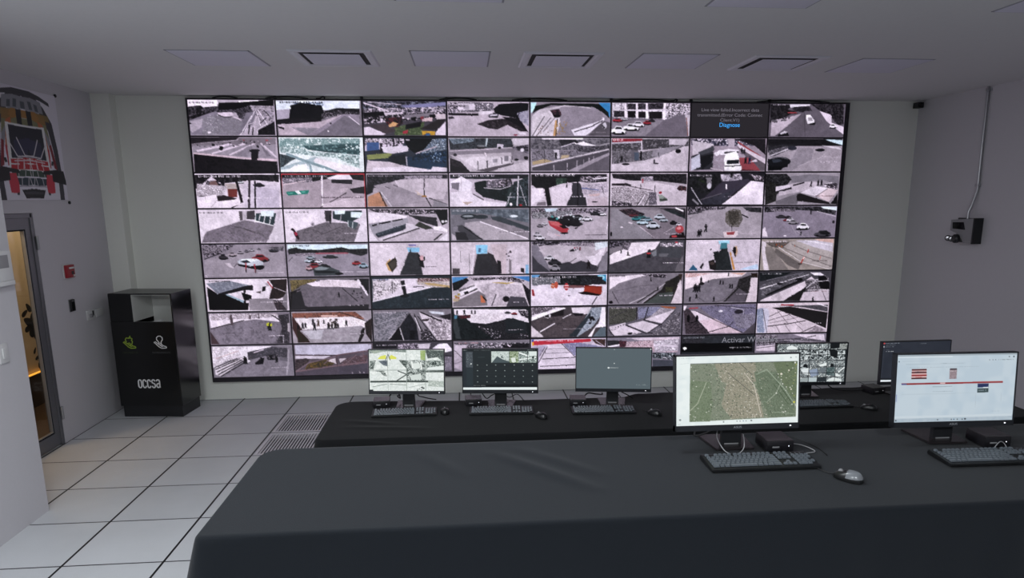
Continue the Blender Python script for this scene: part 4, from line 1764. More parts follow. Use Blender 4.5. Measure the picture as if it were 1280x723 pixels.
n 8a8090,3a363e,b0a6b2 25 308 180 983 174 989 345 348 332
p d8c9d6 520 22 960 44 986 260 726 161
l 2a262c 9 725 140 851 81
l 2a262c 7 19 231 671 158
l 2a262c 7 21 295 491 255
l 2a262c 7 212 6 210 562
l 2a262c 7 122 44 137 556
p c9bac6 24 401 312 351 319 567 19 551
l 4a424a 7 26 465 314 396
l b8acb8 9 400 207 970 324
''')
SCREENS = sections('''
#M1
b dfe6e2
n e6ecea,d4dcd8,eef3f0 97.1 0 0 1000 0 1000 1000 0 1000
n 8a9690,5d6a66,c0cac4 25.9 0 0 495 0 495 64 252 35 10 88
n 9aa69c,aab6a8 29.1 26 35 123 12 220 35 74 94
n 55605c,2f3836,8f9a96 29.1 754 6 1000 20 1000 298 916 181 786 211
n a8c070,7d9a5a,c8d0a0 25.9 689 20 762 12 754 254 689 240
p dde060 120 211 155 152 228 123 228 225 120 225
p dde060 261 181 301 123 366 181 366 228 269 228
l 6a7672 11.3 256 108 220 254
l 6a7672 11.3 256 108 285 254
n 4a545c,6a747c 32.4 123 269 244 254 244 401 188 371
n 2a3230,6a7672,c8d0cc 22.7 10 269 91 254 58 474 10 474
n 2a3230,8a9690 22.7 398 246 503 254 495 444 447 357
l 39423f 12.9 382 509 503 596
l 39423f 12.9 503 596 366 751
n 2f3836,4a5450,b8c2be,e6ecea 25.9 503 254 754 254 754 737 503 751
p dfe6e2 576 327 673 313 689 444 592 474
p d4dcd8 544 620 689 576 706 722 560 737
l eef3f0 22.7 568 269 584 444
l eef3f0 19.4 689 298 706 474
n 55605c,7d8884,dfe6e2 25.9 762 269 851 254 997 269 997 503 762 503
p 2f3836 843 327 859 284 875 342 892 284 903 357 843 371
p e6ecea 786 430 997 386 997 488 762 497
n 5d6a66,2f3836,dfe6e2 19.4 26 509 204 509 236 649 188 620 139 532
n 4a5450,39423f 19.4 10 751 495 743 495 789 10 795
n 4a5450,39423f 19.4 503 751 754 743 997 766 997 795 503 789
n 39423f,7d8884 22.7 754 509 1000 497 1000 547 754 547
l 8a9690 4.9 249 6 249 1000
l 8a9690 4.9 500 6 500 1000
l 8a9690 4.9 754 6 754 1000
l 7d8884 6.5 0 491 1000 491
l 6a7672 8.1 42 269 0 444
n b8c2be,9aa69c,dfe6e2 25.9 786 751 1000 766 1000 912 786 883
d 2f3836 7.9 14 641 912 738 898 738 985 641 985
p 1c2024 0 965 50 965 50 1000 0 1000
l 6a7672 6.5 42 898 236 830
l 6a7672 6.5 269 830 495 854
l a0aaa6 6.5 528 912 754 825
#M2
b 22282b
p 1b2023 0 0 1000 0 1000 46 0 46
p 262c32 0 46 138 46 138 934 0 934
n 3d444a,666e75,2f353b 19.4 44 66 135 66 135 442 44 442
d c8d0d0 3.4 10 47 66 122 66 122 428 47 428
e e8f0f0 113 355 8.1 14.5
p 2a3338 49 457 138 457 138 890 49 890
p 20272a 146 52 381 52 381 327 146 327
l 3f484c 6.5 203 197 300 191
n c0ccc8,dfe8e4,9aa8a4 35.7 384 52 624 52 624 327 384 327
p 4a565a 389 327 462 168 527 240 624 298 624 327
p 3a464a 511 197 527 153 543 225
n 5f7050,8a9a78,c8d4c0 22.7 624 52 746 52 746 327 624 327
p e0e8e0 648 211 705 197 713 312 656 312
n d0dcd8,8a9894,4a5654 22.7 746 52 989 52 989 327 746 327
l eef4f2 19.4 754 81 883 168
l eef4f2 16.2 754 254 981 197
e 2a3234 940 197 16.2 28.9
p dfe8e6 883 52 989 52 989 153 891 168
l 10151a 4.9 624 52 624 327
l 10151a 4.9 867 52 867 327
l 2d3538 3.2 146 457 994 457
l 2d3538 3.2 146 590 994 590
l 2d3538 3.2 146 723 994 723
e 9aa4a4 198 384 8.1 11.6
e 9aa4a4 324 384 8.1 11.6
e 9aa4a4 442 384 8.1 11.6
e 9aa4a4 562 384 8.1 11.6
e 9aa4a4 689 384 8.1 11.6
e 9aa4a4 810 384 8.1 11.6
e 9aa4a4 932 384 8.1 11.6
e 9aa4a4 198 520 8.1 11.6
e 9aa4a4 324 520 8.1 11.6
e 9aa4a4 442 520 8.1 11.6
e 9aa4a4 562 520 8.1 11.6
e 9aa4a4 689 520 8.1 11.6
e 9aa4a4 810 520 8.1 11.6
e 9aa4a4 932 520 8.1 11.6
e 8a9494 198 659 8.1 11.6
e 8a9494 324 659 8.1 11.6
e 8a9494 442 659 8.1 11.6
e 8a9494 562 659 8.1 11.6
e 8a9494 689 659 8.1 11.6
e 8a9494 810 659 8.1 11.6
e 8a9494 932 659 8.1 11.6
e 8a9494 198 798 8.1 11.6
e 8a9494 324 798 8.1 11.6
e 8a9494 442 798 8.1 11.6
e 8a9494 562 798 8.1 11.6
e 8a9494 689 798 8.1 11.6
e 8a9494 810 798 8.1 11.6
e 8a9494 932 798 8.1 11.6
p 0f1315 146 861 994 861 994 908 146 908
t c8d0d0 146 873 159 23 ~14
p e8f0f0 0 934 994 925 994 988 0 988
t c8d0d0 8 12 65 23 ~6
t 7a8484 154 12 65 23 ~6
t 7a8484 243 12 130 23 ~10
t 8a9494 867 6 97 23 ~8
#M3
b 58646a
e e8f0f0 509 372 6.6 11.9
e dfe6e6 433 481 13.2 20.8
t ccd4d4 451 465 125 30 ~10
e c0c8c8 508 31 6.6 8.9
e f0f4f4 992 15 8.2 14.8
t 8a9698 810 873 125 42 ~8
t 76828a 830 903 132 18 ~9
#M4
b e6efee
n e2ecec,eaf2f1 204.5 -2 -21 1000 0 1002 1024 0 1003
t a0acae 24 23 123 12 ~18
e 707a7c 933 53 6.1 8.5
e a0a8aa 975 47 5.1 6.8
l c8d2d2 2.0 24 108 106 101
l d0dada 2.0 24 321 70 319
e 8a9496 33 910 9.2 15.4
t 8a9496 15 966 20 14 ~3
n 5f6c5a,7c8673,8f9684,6b7664,9a9c8c 9.2 113 110 988 106 981 913 108 941
n 6f7d63,5d6e55,87927a,74806a 14.3 113 340 275 378 296 685 276 944 110 941
n 8f8d7c,a39c8a,7c8070,c4baaa,666a58 9.2 305 105 642 105 653 385 510 434 367 380
n 99937f,7f8170,beb5a2,63655a,aba490 8.2 408 380 592 316 674 591 716 909 450 917 368 721
n 5d6b58,7c8673,4c5b46,8d9a86 11.2 632 248 816 252 960 665 979 913 756 910 674 591
n 66735a,707c60,5f6c54 24.5 786 112 988 106 981 699 919 561 837 321
d c8c0b0 2.9 260 305 105 673 113 818 918 327 925
d d8d0c4 3.6 160 366 209 591 213 756 910 409 916
d 55624f 4.3 150 244 104 509 109 552 929 245 923
d 5a6652 4.3 140 591 111 960 221 971 912 634 907
d 8d9a86 3.6 160 113 110 988 106 981 913 108 941
d 45503f 3.6 160 113 110 988 106 981 913 108 941
l 4a4c46 4.1 418 253 643 590
l 4a4c46 4.1 509 109 612 282
l d8d0c4 5.1 551 255 633 436 695 898
l 9aa894 6.1 653 283 735 216 806 354 878 492 971 733
l 46563f 6.1 817 389 940 698
l 46563f 5.1 796 440 920 732
l b8beaa 5.1 112 784 173 683 244 377
l b0b8a8 4.1 736 694 817 559 858 390
l 9aa894 4.1 777 832 971 870
d 3f423a 3.6 150 113 110 988 106 818 911 108 941
d ecece4 3.6 70 113 110 653 112 756 917 108 941
d ecece4 4.3 34 817 286 857 117 980 111 981 904 777 900
d 2f332c 3.6 60 387 312 612 282 736 899 429 913
e e6e0d0 855 287 8.2 15.4
e e6e0d0 917 237 6.1 11.9
e e6e0d0 938 511 6.1 10.2
e d8d040 964 699 7.2 13.7
d b0b45a 5.0 10 949 118 980 119 976 904 956 904
e f4f4ee 968 127 6.1 11.9
p 555e5c 113 106 986 104 986 111 113 113
e 5a6264 386 957 6.1 8.5
e 707a7c 496 952 5.1 6.8
e 707a7c 521 953 5.1 6.8
e 5a7a9a 547 951 5.1 6.8
e 707a7c 570 952 5.1 6.8
e 3a4244 613 949 7.2 8.5
#M5
b afbec9
n c0ced8,b8c8d4 322.6 -38 -7 1005 -7 1038 1009 -5 1009
p 9aa6ae 0 4 1000 4 1001 25 1 25
p dfe8ee 6 32 458 32 458 44 7 44
t 8a98a2 27 14 280 11 ~30
e 4a545c 934 55 5.4 8.8
e 2a3440 972 55 6.5 10.6
e 3a4450 17 101 4.3 10.6
e 6a747c 770 97 4.3 7.1
e 6a747c 798 97 4.3 7.1
e 6a747c 821 97 4.3 7.1
t 6a747c 845 88 124 16 ~16
l a8b6c0 2.2 41 97 331 96
l 9aa8b2 2.2 74 142 569 138
t 76848e 381 133 32 9 ~5
t 8a98a2 87 188 597 9 ~60
p 5a2a2c 125 212 249 212 250 235 126 235
p d8b0b0 126 235 250 235 250 251 126 251
p 5a2a2c 125 253 250 253 251 276 126 276
p d8b0b0 125 276 251 276 252 297 126 297
p 8a2a2c 126 297 252 297 252 319 126 319
p e0c0c0 125 319 252 319 253 338 126 338
p 4a2426 126 338 253 338 254 361 127 361
t 30343c 158 239 65 46 ~8
t c04040 161 322 54 21 ~6
p 4a4248 442 212 501 212 502 235 443 235
n 8a7a80,b8a8ae,6a5a60 10.8 441 235 502 235 502 368 443 368
t e8e0e4 449 242 43 21 ~6
p 8a2c30 46 419 895 414 896 439 47 444
p 5a5a8a 46 423 89 423 90 444 47 444
p d8b8b8 368 419 411 419 412 437 369 437
p a03a34 513 418 895 414 895 423 514 427
p 8a98a2 306 474 472 473 472 480 306 481
t 8a98a2 308 545 167 12 ~20
l a8b6c0 2.2 51 584 669 582
l a8b6c0 2.2 675 584 678 796
l a8b6c0 2.2 890 584 891 708
p 24305a 684 446 777 446 778 503 685 503
p dfe8ee 731 499 774 496 775 513 732 513
p 3a4a4c 684 517 778 513 778 577 685 579
t 8a98a2 694 527 65 35 ~7
n b0bec8,a8b8c4 86.0 -1 920 1003 917 1005 998 1 998
p c8d4dc -2 906 991 903 993 938 -1 942
e 30383f 17 970 6.5 10.6
e 4a545c 367 970 6.5 8.8
e 4a545c 483 970 5.4 8.8
e 30567a 504 970 5.4 8.8
e 4a545c 533 970 5.4 8.8
e 4a545c 574 970 5.4 8.8
e 20282f 598 966 8.6 10.6
l 6a78b0 5.4 11 584 10 690
t a0aeb8 818 855 65 11 ~8
#M6
b 1c2024
n e0e6e6,20262a,a8b0b2,4a5256,c8d0d2 58.8 -3 0 758 7 968 143 983 994 7 985
n dfe6e8,8a9496,15181b 45.0 345 137 968 143 973 416 350 410
n cfd6d8,2a3034,9aa4a6 45.0 -3 43 343 3 345 167 -1 164
p 15181b 749 7 879 8 881 127 752 141
n 8a9090,c0c4c0,3a4040 24.2 883 14 992 9 985 158 881 148
p e6ecec 136 89 205 38 275 91 294 167 138 165
p 15181b 743 171 795 141 865 202 860 385 763 323
p e6ecec 612 550 714 490 724 566 630 601
p 15181b 387 593 403 517 438 533 457 624
p 15181b 768 597 784 512 819 536 824 612
p dfe6e8 363 654 466 624 469 807 391 776
p 8d9ab0 476 685 596 641 616 808 513 868
p 6a7278 606 717 630 626 717 621 702 778
n 3a4a4c,6a7a7c 34.6 717 627 838 613 842 841 720 809
p dfe6e6 849 749 963 872 859 856
l e6ecec 15.6 892 750 976 614
p dfe6e6 740 946 825 871 947 933 948 978 740 976
p b8c4c8 479 868 591 853 593 984 481 983
p 9aa4a6 358 897 470 868 472 974 360 982
p 2a3034 600 884 721 870 732 985 602 984
l 15181b 6.9 467 16 472 995
l 15181b 6.9 594 18 599 996
l 15181b 6.9 720 19 727 998
l 15181b 6.9 847 141 848 999
l 15181b 8.7 -1 158 977 161
l 15181b 6.9 1 286 970 288
l 15181b 6.9 4 438 973 440
l 15181b 6.9 7 596 969 605
l 15181b 6.9 10 757 972 763
l 15181b 6.9 11 863 974 872
#M7
b 2a2e38
n 2c303a,282c36 388.0 -42 -77 1009 -33 1049 1111 -3 1033
e d84a48 24 29 13.6 20.1
t b8bec8 43 17 213 23 ~16
t 8a909a 545 40 97 27 ~7
t b8bec8 45 64 39 23 ~3
t 8a909a 99 61 87 23 ~6
e d0d4da 23 112 9.7 20.1
t 9aa0aa 46 107 116 20 ~8
t 7a808a 55 185 48 20 ~4
t e0e4ea 52 219 109 27 ~7
l 3a3e48 5.8 29 2 12 900
p e6ecf2 -2 950 1005 990 1008 1058 0 1013
p 1c2026 -4 899 1004 940 1005 987 -2 946
''')
FEED_LABELS = ['cars beside a wide plaza with a lattice canopy',
 'dark trees beside an empty avenue',
 'colourful festival stands packed together',
 'open lot with one big tree and its shadow',
 'fisheye view of a round asphalt yard',
 'parked white cars beside a columned building',
 'dark error notice',
 'white van on a wide tree lined road',
 'plaza of people seen over a dark rooftop',
 'pale terraces and a light canopy roof',
 'shaded yard behind a glass fence with trees',
 'van turning on a road behind a white barrier',
 'market tents beside a walled road',
 'workers on a sunny forecourt with a red sign',
 'white vans on a red paved lane',
 'near empty car park with one dark car close up',
 'tree trunks beside a sunlit footpath',
 'parking bay with a green painted patch, red outline',
 'empty lot seen past an orange wall',
 'white tents around a dark round pit',
 'big tree on a bright pavement',
 'rows of pale stacked barriers in a yard',
 'shaded loading bay with a bright white ramp',
 'flat roofed kiosk beside a walkway',
 'empty white walled room with grey floor',
 'hall with one person in red walking past',
 'long white building with window bands',
 'smooth rooftop terrace with low kerbs',
 'packed car park with a red estate car in front',
 'double row of parked cars on dark asphalt',
 'young tree in a planter on open paving',
 'scattered white cars in a vast car park',
 'silver saloon and a red car in a car park',
 'line of parked cars, dark estate car closest',
 'corridor with a framed picture on a white wall',
 'corridor with glazed doors and a dark runner',
 'cars seen past a grey post and a jagged shadow',
 'dark apron with a red topped bin by bright paving',
 'corridor with a dark carpet and bins along the wall',
 'curved tunnel ramp with red and white poles',
 'corner of a roof over a shaded entrance',
 'grey patio under a pale arching edge',
 'angled white kerbs beside a dark awning',
 'fisheye yard with an orange flag and a banner frame',
 'orange drums and a red barrier on a pale forecourt',
 'curved grey terrace behind a dark balustrade',
 'people gathered on a curved concourse',
 'elevated road past a pale grandstand',
 'paved hall with columns and two guards',
 'busy walkway with a row of people and stalls',
 'dark stairway between rows of seats',
 'dark slope and bushes by a white plaza',
 'empty roadway beside a tiered white terrace',
 'white roof panels framed by dark railings',
 'pale stepped stand beside rows of empty seats',
 'sweeping white stand under a dark roof',
 'stacked benches and people beneath a canopy',
 'steel roof trusses against a pale sky',
 'white umbrella over a cobbled yard',
 'bushes beside a paved walk with dark railing',
 'bleacher rows under a red ticker',
 'crowded white seats by a dark track',
 'notice strip over a dark media bar',
 'lattice of rails over a curved stand']

# ------------------------------------------------------------------ the room
XR, YB, ZC, YF = 8.96, .05, 3.29, -11.5
def wallbox(name, a, b, m):
    bm = bmesh.new(); box(bm, [(p + q) / 2 for p, q in zip(a, b)], [abs(q - p) for p, q in zip(a, b)]); return struct(name, bm, m)
wallbox('wall_back', (-.1, YB, 0), (XR + .1, YB + .1, ZC), M['wall'])
wallbox('wall_right', (XR, YF, 0), (XR + .1, YB, ZC), M['wall_shaded'])
wallbox('wall_front', (.6, YF - .1, 0), (XR + .1, YF, ZC), M['wall_shaded'])
# left wall with the door opening y -2.33 .. -1.31
bm = bmesh.new()
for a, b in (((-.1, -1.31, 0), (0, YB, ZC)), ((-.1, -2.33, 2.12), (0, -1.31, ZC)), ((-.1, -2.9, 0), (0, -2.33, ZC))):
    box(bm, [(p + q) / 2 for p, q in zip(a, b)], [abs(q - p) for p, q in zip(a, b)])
struct('wall_left', bm, M['wall_shaded'])
wallbox('wall_near', (0, YF, 0), (.68, -2.8, ZC), M['wall_shaded'])
wallbox('trim_1', (0, -.085, 0), (.185, YB, ZC), M['wall'])            # boxed-in column in the corner
# floor with holes for the grates
GX0, GX1, GY0, GY1 = 1.845, 2.425, -1.80, -.61
bm = bmesh.new()
for a, b in (((-.1, YF, -.06), (GX0, YB, 0)), ((GX1, YF, -.06), (XR, YB, 0)), ((GX0, YF, -.06), (GX1, GY0, 0)), ((GX0, GY1, -.06), (GX1, YB, 0)), ((GX0, -1.22, -.06), (GX1, -1.19, 0))):
    box(bm, [(p + q) / 2 for p, q in zip(a, b)], [abs(q - p) for p, q in zip(a, b)])
box(bm, ((GX0 + GX1) / 2, (GY0 + GY1) / 2, -.08), (GX1 - GX0 + .1, GY1 - GY0 + .1, .02))
fl = struct('floor', bm, M['floor'])
fl.data.materials.append(M['pit'])
for p in fl.data.polygons:
    if p.center.z < -.05 and p.normal.z > .5: p.material_index = 1
wallbox('ceiling', (-.1, YF, ZC), (XR + .1, YB + .1, ZC + .1), M['ceiling'])
wallbox('floor_platform', (2.99, -9.2, 0), (XR, -4.93, .38), M['floor'])
# corridor beyond the glass door
wallbox('wall_corridor', (-1.1, -3.6, 0), (-1, 2.4, 2.8), M['corridor'])
bm = bmesh.new(); box(bm, (-.985, -.6, .175), (.03, 6, .35)); struct('trim_2', bm, M['dark_wood'])
wallbox('floor_corridor', (-1.1, -3.6, -.06), (-.1, 2.4, 0), M['corridor_floor'])
wallbox('ceiling_corridor', (-1.1, -3.6, 2.8), (-.1, 2.4, 2.9), M['corridor'])
wallbox('wall_corridor_end', (-1.1, 2.4, 0), (-.1, 2.5, 2.8), M['corridor'])
bm = bmesh.new(); box(bm, (-.975, -.6, .362), (.03, 6, .009)); led = obj('led_strip', bm, M['led'])
tag(led, 'thin glowing amber light line along the corridor wall behind the glass door', 'light strip')
# black leaf shapes on the corridor wall seen through the door
dec = bmesh.new()
def leaf(y, z, a, L, w):
    pts = []
    for k in range(12):
        t = 2 * PI * k / 12; u = math.cos(t) * L / 2; v = math.sin(t) * w / 2 * (1 - .3 * math.cos(t))
        pts.append((y + u * math.cos(a) - v * math.sin(a), z + u * math.sin(a) + v * math.cos(a)))
    prism(dec, pts, .003, 'x', -1 + .0005)
for y, z, a, L, w in ((.02, 1.03, .5, .12, .05), (.10, 1.08, 2.2, .12, .06), (.16, .98, .9, .16, .08), (.06, .93, 2.6, .16, .09), (.19, .88, .2, .18, .09), (.10, .82, 1.4, .14, .09),
                      (.04, .86, .4, .12, .06), (.17, .77, 2.4, .16, .11), (.24, .95, 1.2, .12, .05), (.25, .64, .7, .11, .05), (.21, .58, 2.0, .09, .04), (.14, .52, .4, .11, .035),
                      (.10, .60, 1.0, .08, .03), (.22, .44, .3, .2, .1), (.30, .50, 1.2, .14, .08), (.20, .38, 2.6, .18, .09), (.31, .40, .4, .16, .1), (.27, .33 + .09, 1.7, .12, .07)):
    leaf(y, z, a, L, w)
tag(obj('leaf_silhouette', dec, M['silhouette']), 'black leafy sprig silhouette on the warm wall behind the glass door', 'wall decal')

# door: aluminium frame with one big pane
door = bpy.data.objects.new('door_1', None); C.objects.link(door); door['kind'] = 'structure'
bm = bmesh.new()
for c, s in (((-.05, -1.335, 1.06), (.1, .045, 2.115)), ((-.05, -2.31, 1.06), (.1, .04, 2.115)), ((-.05, -1.82, 2.098), (.1, .98, .04))): box(bm, c, s, 0, .004)
obj('door_frame', bm, M['alu'], door)
bm = bmesh.new()
for c, s in (((-.035, -1.393, 1.05), (.05, .07, 2.07)), ((-.035, -2.25, 1.05), (.05, .075, 2.07)), ((-.035, -1.82, 2.032), (.05, .8, .1)), ((-.035, -1.82, .075), (.05, .8, .12))): box(bm, c, s, 0, .004)
obj('door_leaf', bm, M['alu'], door)
bm = bmesh.new()
for c, s in (((-.03, -1.434, 1.06), (.03, .012, 1.86)), ((-.03, -1.82, 1.976), (.03, .78, .012)), ((-.03, -1.82, .142), (.03, .78, .012))): box(bm, c, s)
obj('gasket', bm, M['slot'], door)
bm = bmesh.new()
for c, s in (((-.028, -1.444, 1.06), (.026, .006, 1.83)), ((-.028, -1.82, .151), (.026, .76, .005))): box(bm, c, s)
obj('glazing_bead', bm, M['alu_light'], door)
boxobj('glass_pane', (-.035, -1.83, 1.06), (.008, .79, 1.85), M['glass'], door)
for z in (.30, 1.86):
    bm = bmesh.new(); tube(bm, [(.012, -1.315, z - .06), (.012, -1.315, z + .06)], .012, 12, 0); obj('hinge', bm, M['alu_light'], door, True)
bm = bmesh.new(); tube(bm, [(.0, -2.26, 1.2), (.05, -2.26, 1.2), (.05, -2.26, .9), (.0, -2.26, .9)], .011, 10, 6); obj('pull_handle', bm, M['steel'], door, True)

# ------------------------------------------------------------------ ceiling fittings
def flat_panel(x, y, label):
    t = thing('ceiling_panel', label, 'ceiling panel', (x, y, ZC), 0, 'flat grey ceiling panels')
    bm = bmesh.new()
    for c, s in (((0, .294, -.001), (.6, .012, .004)), ((0, -.294, -.001), (.6, .012, .004)), ((.294, 0, -.001), (.012, .6, .004)), ((-.294, 0, -.001), (.012, .6, .004))): box(bm, c, s)
    obj('panel_edge', bm, M['panel_edge'], t)
    boxobj('panel_face', (0, 0, -.002), (.576, .576, .008), M['panel'], t, .002)
for x, y, l in ((1.92, -1.99, 'flat grey ceiling panel nearest the left wall in the far row'), (3.68, -2.07, 'flat grey ceiling panel between the two left recessed air vents'),
                (5.42, -2.08, 'flat grey ceiling panel between the middle and right recessed air vents'), (7.2, -2.0, 'flat grey ceiling panel nearest the right wall in the far row'),
                (3.70, -3.98, 'flat grey ceiling panel cut by the top edge, leftmost of the near row'), (5.44, -3.98, 'flat grey ceiling panel cut by the top edge, middle of the near row'),
                (7.17, -3.98, 'flat grey ceiling panel cut by the top right corner of the photo')):
    flat_panel(x, y, l)
def air_vent(x, y, label):
    t = thing('air_vent', label, 'air vent', (x, y, ZC), 0, 'recessed air vents in the far row')
    bm = bmesh.new()
    o, i, b = .305, .24, .011                       # sloped raised rim
    ring = []
    for r_, z in ((o, 0), (o - .012, -b), (i + .02, -b), (i, -.004)):
        ring.append([bm.verts.new((sx * r_, sy * r_, z)) for sx, sy in ((1, 1), (-1, 1), (-1, -1), (1, -1))])
    for A, B in zip(ring[:-1], ring[1:]):
        for k in range(4): bm.faces.new((A[k], A[(k + 1) % 4], B[(k + 1) % 4], B[k]))
    bmesh.ops.recalc_face_normals(bm, faces=bm.faces[:])
    obj('rim', bm, M['white_metal'], t)
    boxobj('slot_plate', (0, 0, -.0025), (.47, .47, .003), M['slot'], t)
    bm = bmesh.new()
    n = 12; rows = []
    for k in range(n + 1):                            # bowed plate hanging just below a dark slot that runs all round
        yy = -.205 + .41 * k / n
        rows.append([bm.verts.new((-.205 + .41 * q / n, yy, -.011 - .007 * (1 - max(abs(2 * k / n - 1), abs(2 * q / n - 1)) ** 4))) for q in range(n + 1)])
    for A, B in zip(rows[:-1], rows[1:]):
        for k in range(n): bm.faces.new((A[k], B[k], B[k + 1], A[k + 1]))
    obj('deflector', bm, M['panel'], t, True)
air_vent(2.8, -2.05, 'recessed white air vent in the ceiling, leftmost of three')
air_vent(4.53, -2.08, 'recessed white air vent in the ceiling, middle of three')
air_vent(6.31, -2.06, 'recessed white air vent in the ceiling, rightmost of three')

# ------------------------------------------------------------------ video wall
VX0, VX1, VT, VB = 0.914, 8.068, 3.2545, .2578
vw = thing('video_wall', 'huge wall mounted video wall of eight by eight camera feeds', 'video wall', (4.5, 0, 0))
vw.location = (0, 0, 0)
bm = bmesh.new()
for a, b in (((.903, -.004, .212), (.914, YB, 3.262)), ((8.066, -.004, .212), (8.108, YB, 3.262)), ((.914, -.004, 3.2525), (8.066, YB, 3.262)), ((.914, -.004, .212), (8.066, YB, .2578))):
    box(bm, [(p + q) / 2 for p, q in zip(a, b)], [abs(q - p) for p, q in zip(a, b)])
obj('frame', bm, M['wallframe'], vw)
boxobj('backing_panel', ((.912 + 8.068) / 2, .026, (3.2535 + .256) / 2), (7.156, .044, 2.996), M['gap'], vw)
tw, th = (VX1 - VX0) / 8, (VT - VB) / 8
feeds = {}
for k, (key, src) in enumerate(TILES.items()):
    r_, c_ = divmod(int(key), 10)
    im = Painter(128 * 3, 54 * 3, k + 1).run(src).down(3)
    gr = np.random.default_rng(k + 900)
    im = camera_look(im, gr) if k != 6 else im
    g = .017
    x0, z0 = VX0 + tw * c_, VT - th * (r_ + 1)
    xr = x0 + tw - g / 2; x0 += g / 2
    feeds[(r_, c_)] = picture('video_feed', im, x0, z0 + g / 2, xr - x0, th - g, M['feed'], vw)
    feeds[(r_, c_)]['label'] = 'feed showing ' + FEED_LABELS[k]
f6 = feeds[(0, 6)]
cx6 = VX0 + tw * 6.5; z6 = VT
for i, (s, y_) in enumerate((('Live view failed.Incorrect data', .20), ('transmitted.(Error Code: Connec', .345), ('Client.V1)', .49))):
    text_obj('error_text', s, .047, M['text_grey'], f6, (cx6, -.002, z6 - th * (y_ + .05)), align='CENTER', sx=1.16)
text_obj('link_text', 'Diagnose', .064, M['text_blue'], f6, (cx6, -.002, z6 - th * .69), align='CENTER')
f7 = feeds[(7, 6)]
text_obj('watermark_text', 'Activar Windows', .094, M['text_wm'], f7, (6.77, -.003, 0.537), sx=1.03)
# hooks and slack leads in the gap under the ceiling
hook_spots = [.914 + tw * k + d for k, d in ((0, .55), (1, .0), (1, .55), (2, 0), (2, .6), (3, 0), (3, .55), (4, -.03), (4, .5), (5, 0), (5, .5), (6, 0), (6, .5), (7, 0), (7, .62))]
def lead(i, pts, label):
    bm = bmesh.new(); tube(bm, pts, .0075, 8, 5); o = obj('cable_loop', bm, M['cable'], None, True)
    tag(o, label, 'cable', 'slack cable loops along the top of the video wall')
ordn = ['first', 'second', 'third', 'fourth', 'fifth', 'sixth', 'seventh', 'eighth']
for i, (x, w, k) in enumerate(((1.30, .13, 0), (1.93, .22, 0), (2.30, .07, 1), (3.72, .2, 0), (4.6, .3, 0), (5.72, .34, 0), (6.1, .06, 1), (7.45, .42, 0))):
    if k == 0: pts = [(x - w, .01, 3.2625), (x - w * .6, -.006, 3.274), (x, -.01, 3.28), (x + w * .6, -.006, 3.274), (x + w, .01, 3.2625)]
    else: pts = [(x - w, .012, 3.266), (x - w * .3, -.006, 3.27), (x, -.012, 3.282), (x + w * .3, -.006, 3.276), (x + w * .2, .012, 3.264)]
    lead(i, pts, 'slack black cable loop on top of the video wall, %s from the left' % ordn[i])
bk = bmesh.new()
br0 = None
for i, k in enumerate((1, 2, 3, 4, 5, 6, 7)):
    bm = bmesh.new(); x = .914 + tw * k
    box(bm, (x, .012, 3.276), (.028, .03, .027), 0, .003); box(bm, (x, -.004, 3.2745), (.018, .01, .024), 0, .002)
    o = obj('mounting_clip', bm, M['black'])
    tag(o, 'small black mounting clip on top of the video wall, %s from the left' % ordn[i], 'clip', 'mounting clips on top of the video wall')
bk.free()

# ------------------------------------------------------------------ litter bin by the corner
bn = thing('litter_bin', 'tall black two-way recycling bin standing in the left corner', 'bin', (.149, -.53, 0), R(-6))
BW, BD, BH = .65, .40, 1.30
bm = bmesh.new()                                     # body, open on top
for c, s in (((BW / 2, .012, .565), (BW, .024, .89)), ((BW / 2, BD - .012, .565), (BW, .024, .89)), ((.012, BD / 2, .565), (.024, BD - .048, .89)), ((BW / 2, BD / 2, .14), (BW - .05, BD - .05, .03)), ((BW / 2 + .1, BD / 2, .88), (BW - .3, BD - .05, .012))): box(bm, c, s)
obj('body', bm, M['black_gloss'], bn)
bm = bmesh.new(); box(bm, (BW / 2 + .003, BD / 2, .06), (BW - .028, BD - .025, .12), 0, .004); obj('plinth', bm, M['black'], bn)
bm = bmesh.new(); box(bm, (.118, BD / 2, 1.15), (.236, BD, .28), 0, .008); obj('side_column', bm, M['black_gloss'], bn)
bm = bmesh.new(); box(bm, (BW - .007, BD / 2, .71), (.016, BD + .002, 1.18), 0, .004); obj('side_panel', bm, M['bin_side'], bn)
bm = bmesh.new(); box(bm, (BW / 2 + .001, BD / 2, 1.294), (BW - .004, BD, .014), 0, .004); obj('top_panel', bm, M['black_gloss'], bn)
bm = bmesh.new(); box(bm, (.238, BD / 2, 1.148), (.004, BD - .01, .276)); box(bm, (BW - .017, BD / 2, 1.148), (.004, BD - .01, .276)); box(bm, (.437, BD / 2, 1.285), (.40, BD - .01, .004)); box(bm, (.437, BD - .029, 1.105), (.39, .004, .36)); obj('liner_and_added_back', bm, M['liner'], bn)  # sides and top line the opening; pale back plate added to brighten it
bm = bmesh.new(); prism(bm, [(.0, 0), (.2, .045), (.17, .06), (-.02, .012)], .06, 'y', .05); o = obj('pale_strip', bm, M['light_plastic'], bn); o.location = (.31, .0, .965)  # pale slanted strip inside the bin opening
def icon(strokes, m, name, x, z, sc, w):
    bm = bmesh.new()
    for s in strokes: ribbon(bm, [(a * sc, b * sc) for a, b in s], w)
    o = obj(name, bm, m, bn); o.location = (x, -.0005, z)
hand = [[(-.5, .05), (-.42, .02), (-.1, -.32), (.1, -.42), (.5, -.4)], [(-.5, .05), (-.38, .12), (-.1, -.1), (.12, -.2)], [(-.12, -.02), (.0, .02), (.25, -.22), (.16, -.3), (-.08, -.12)], [(.5, -.4), (.48, -.3), (.25, -.22)]]
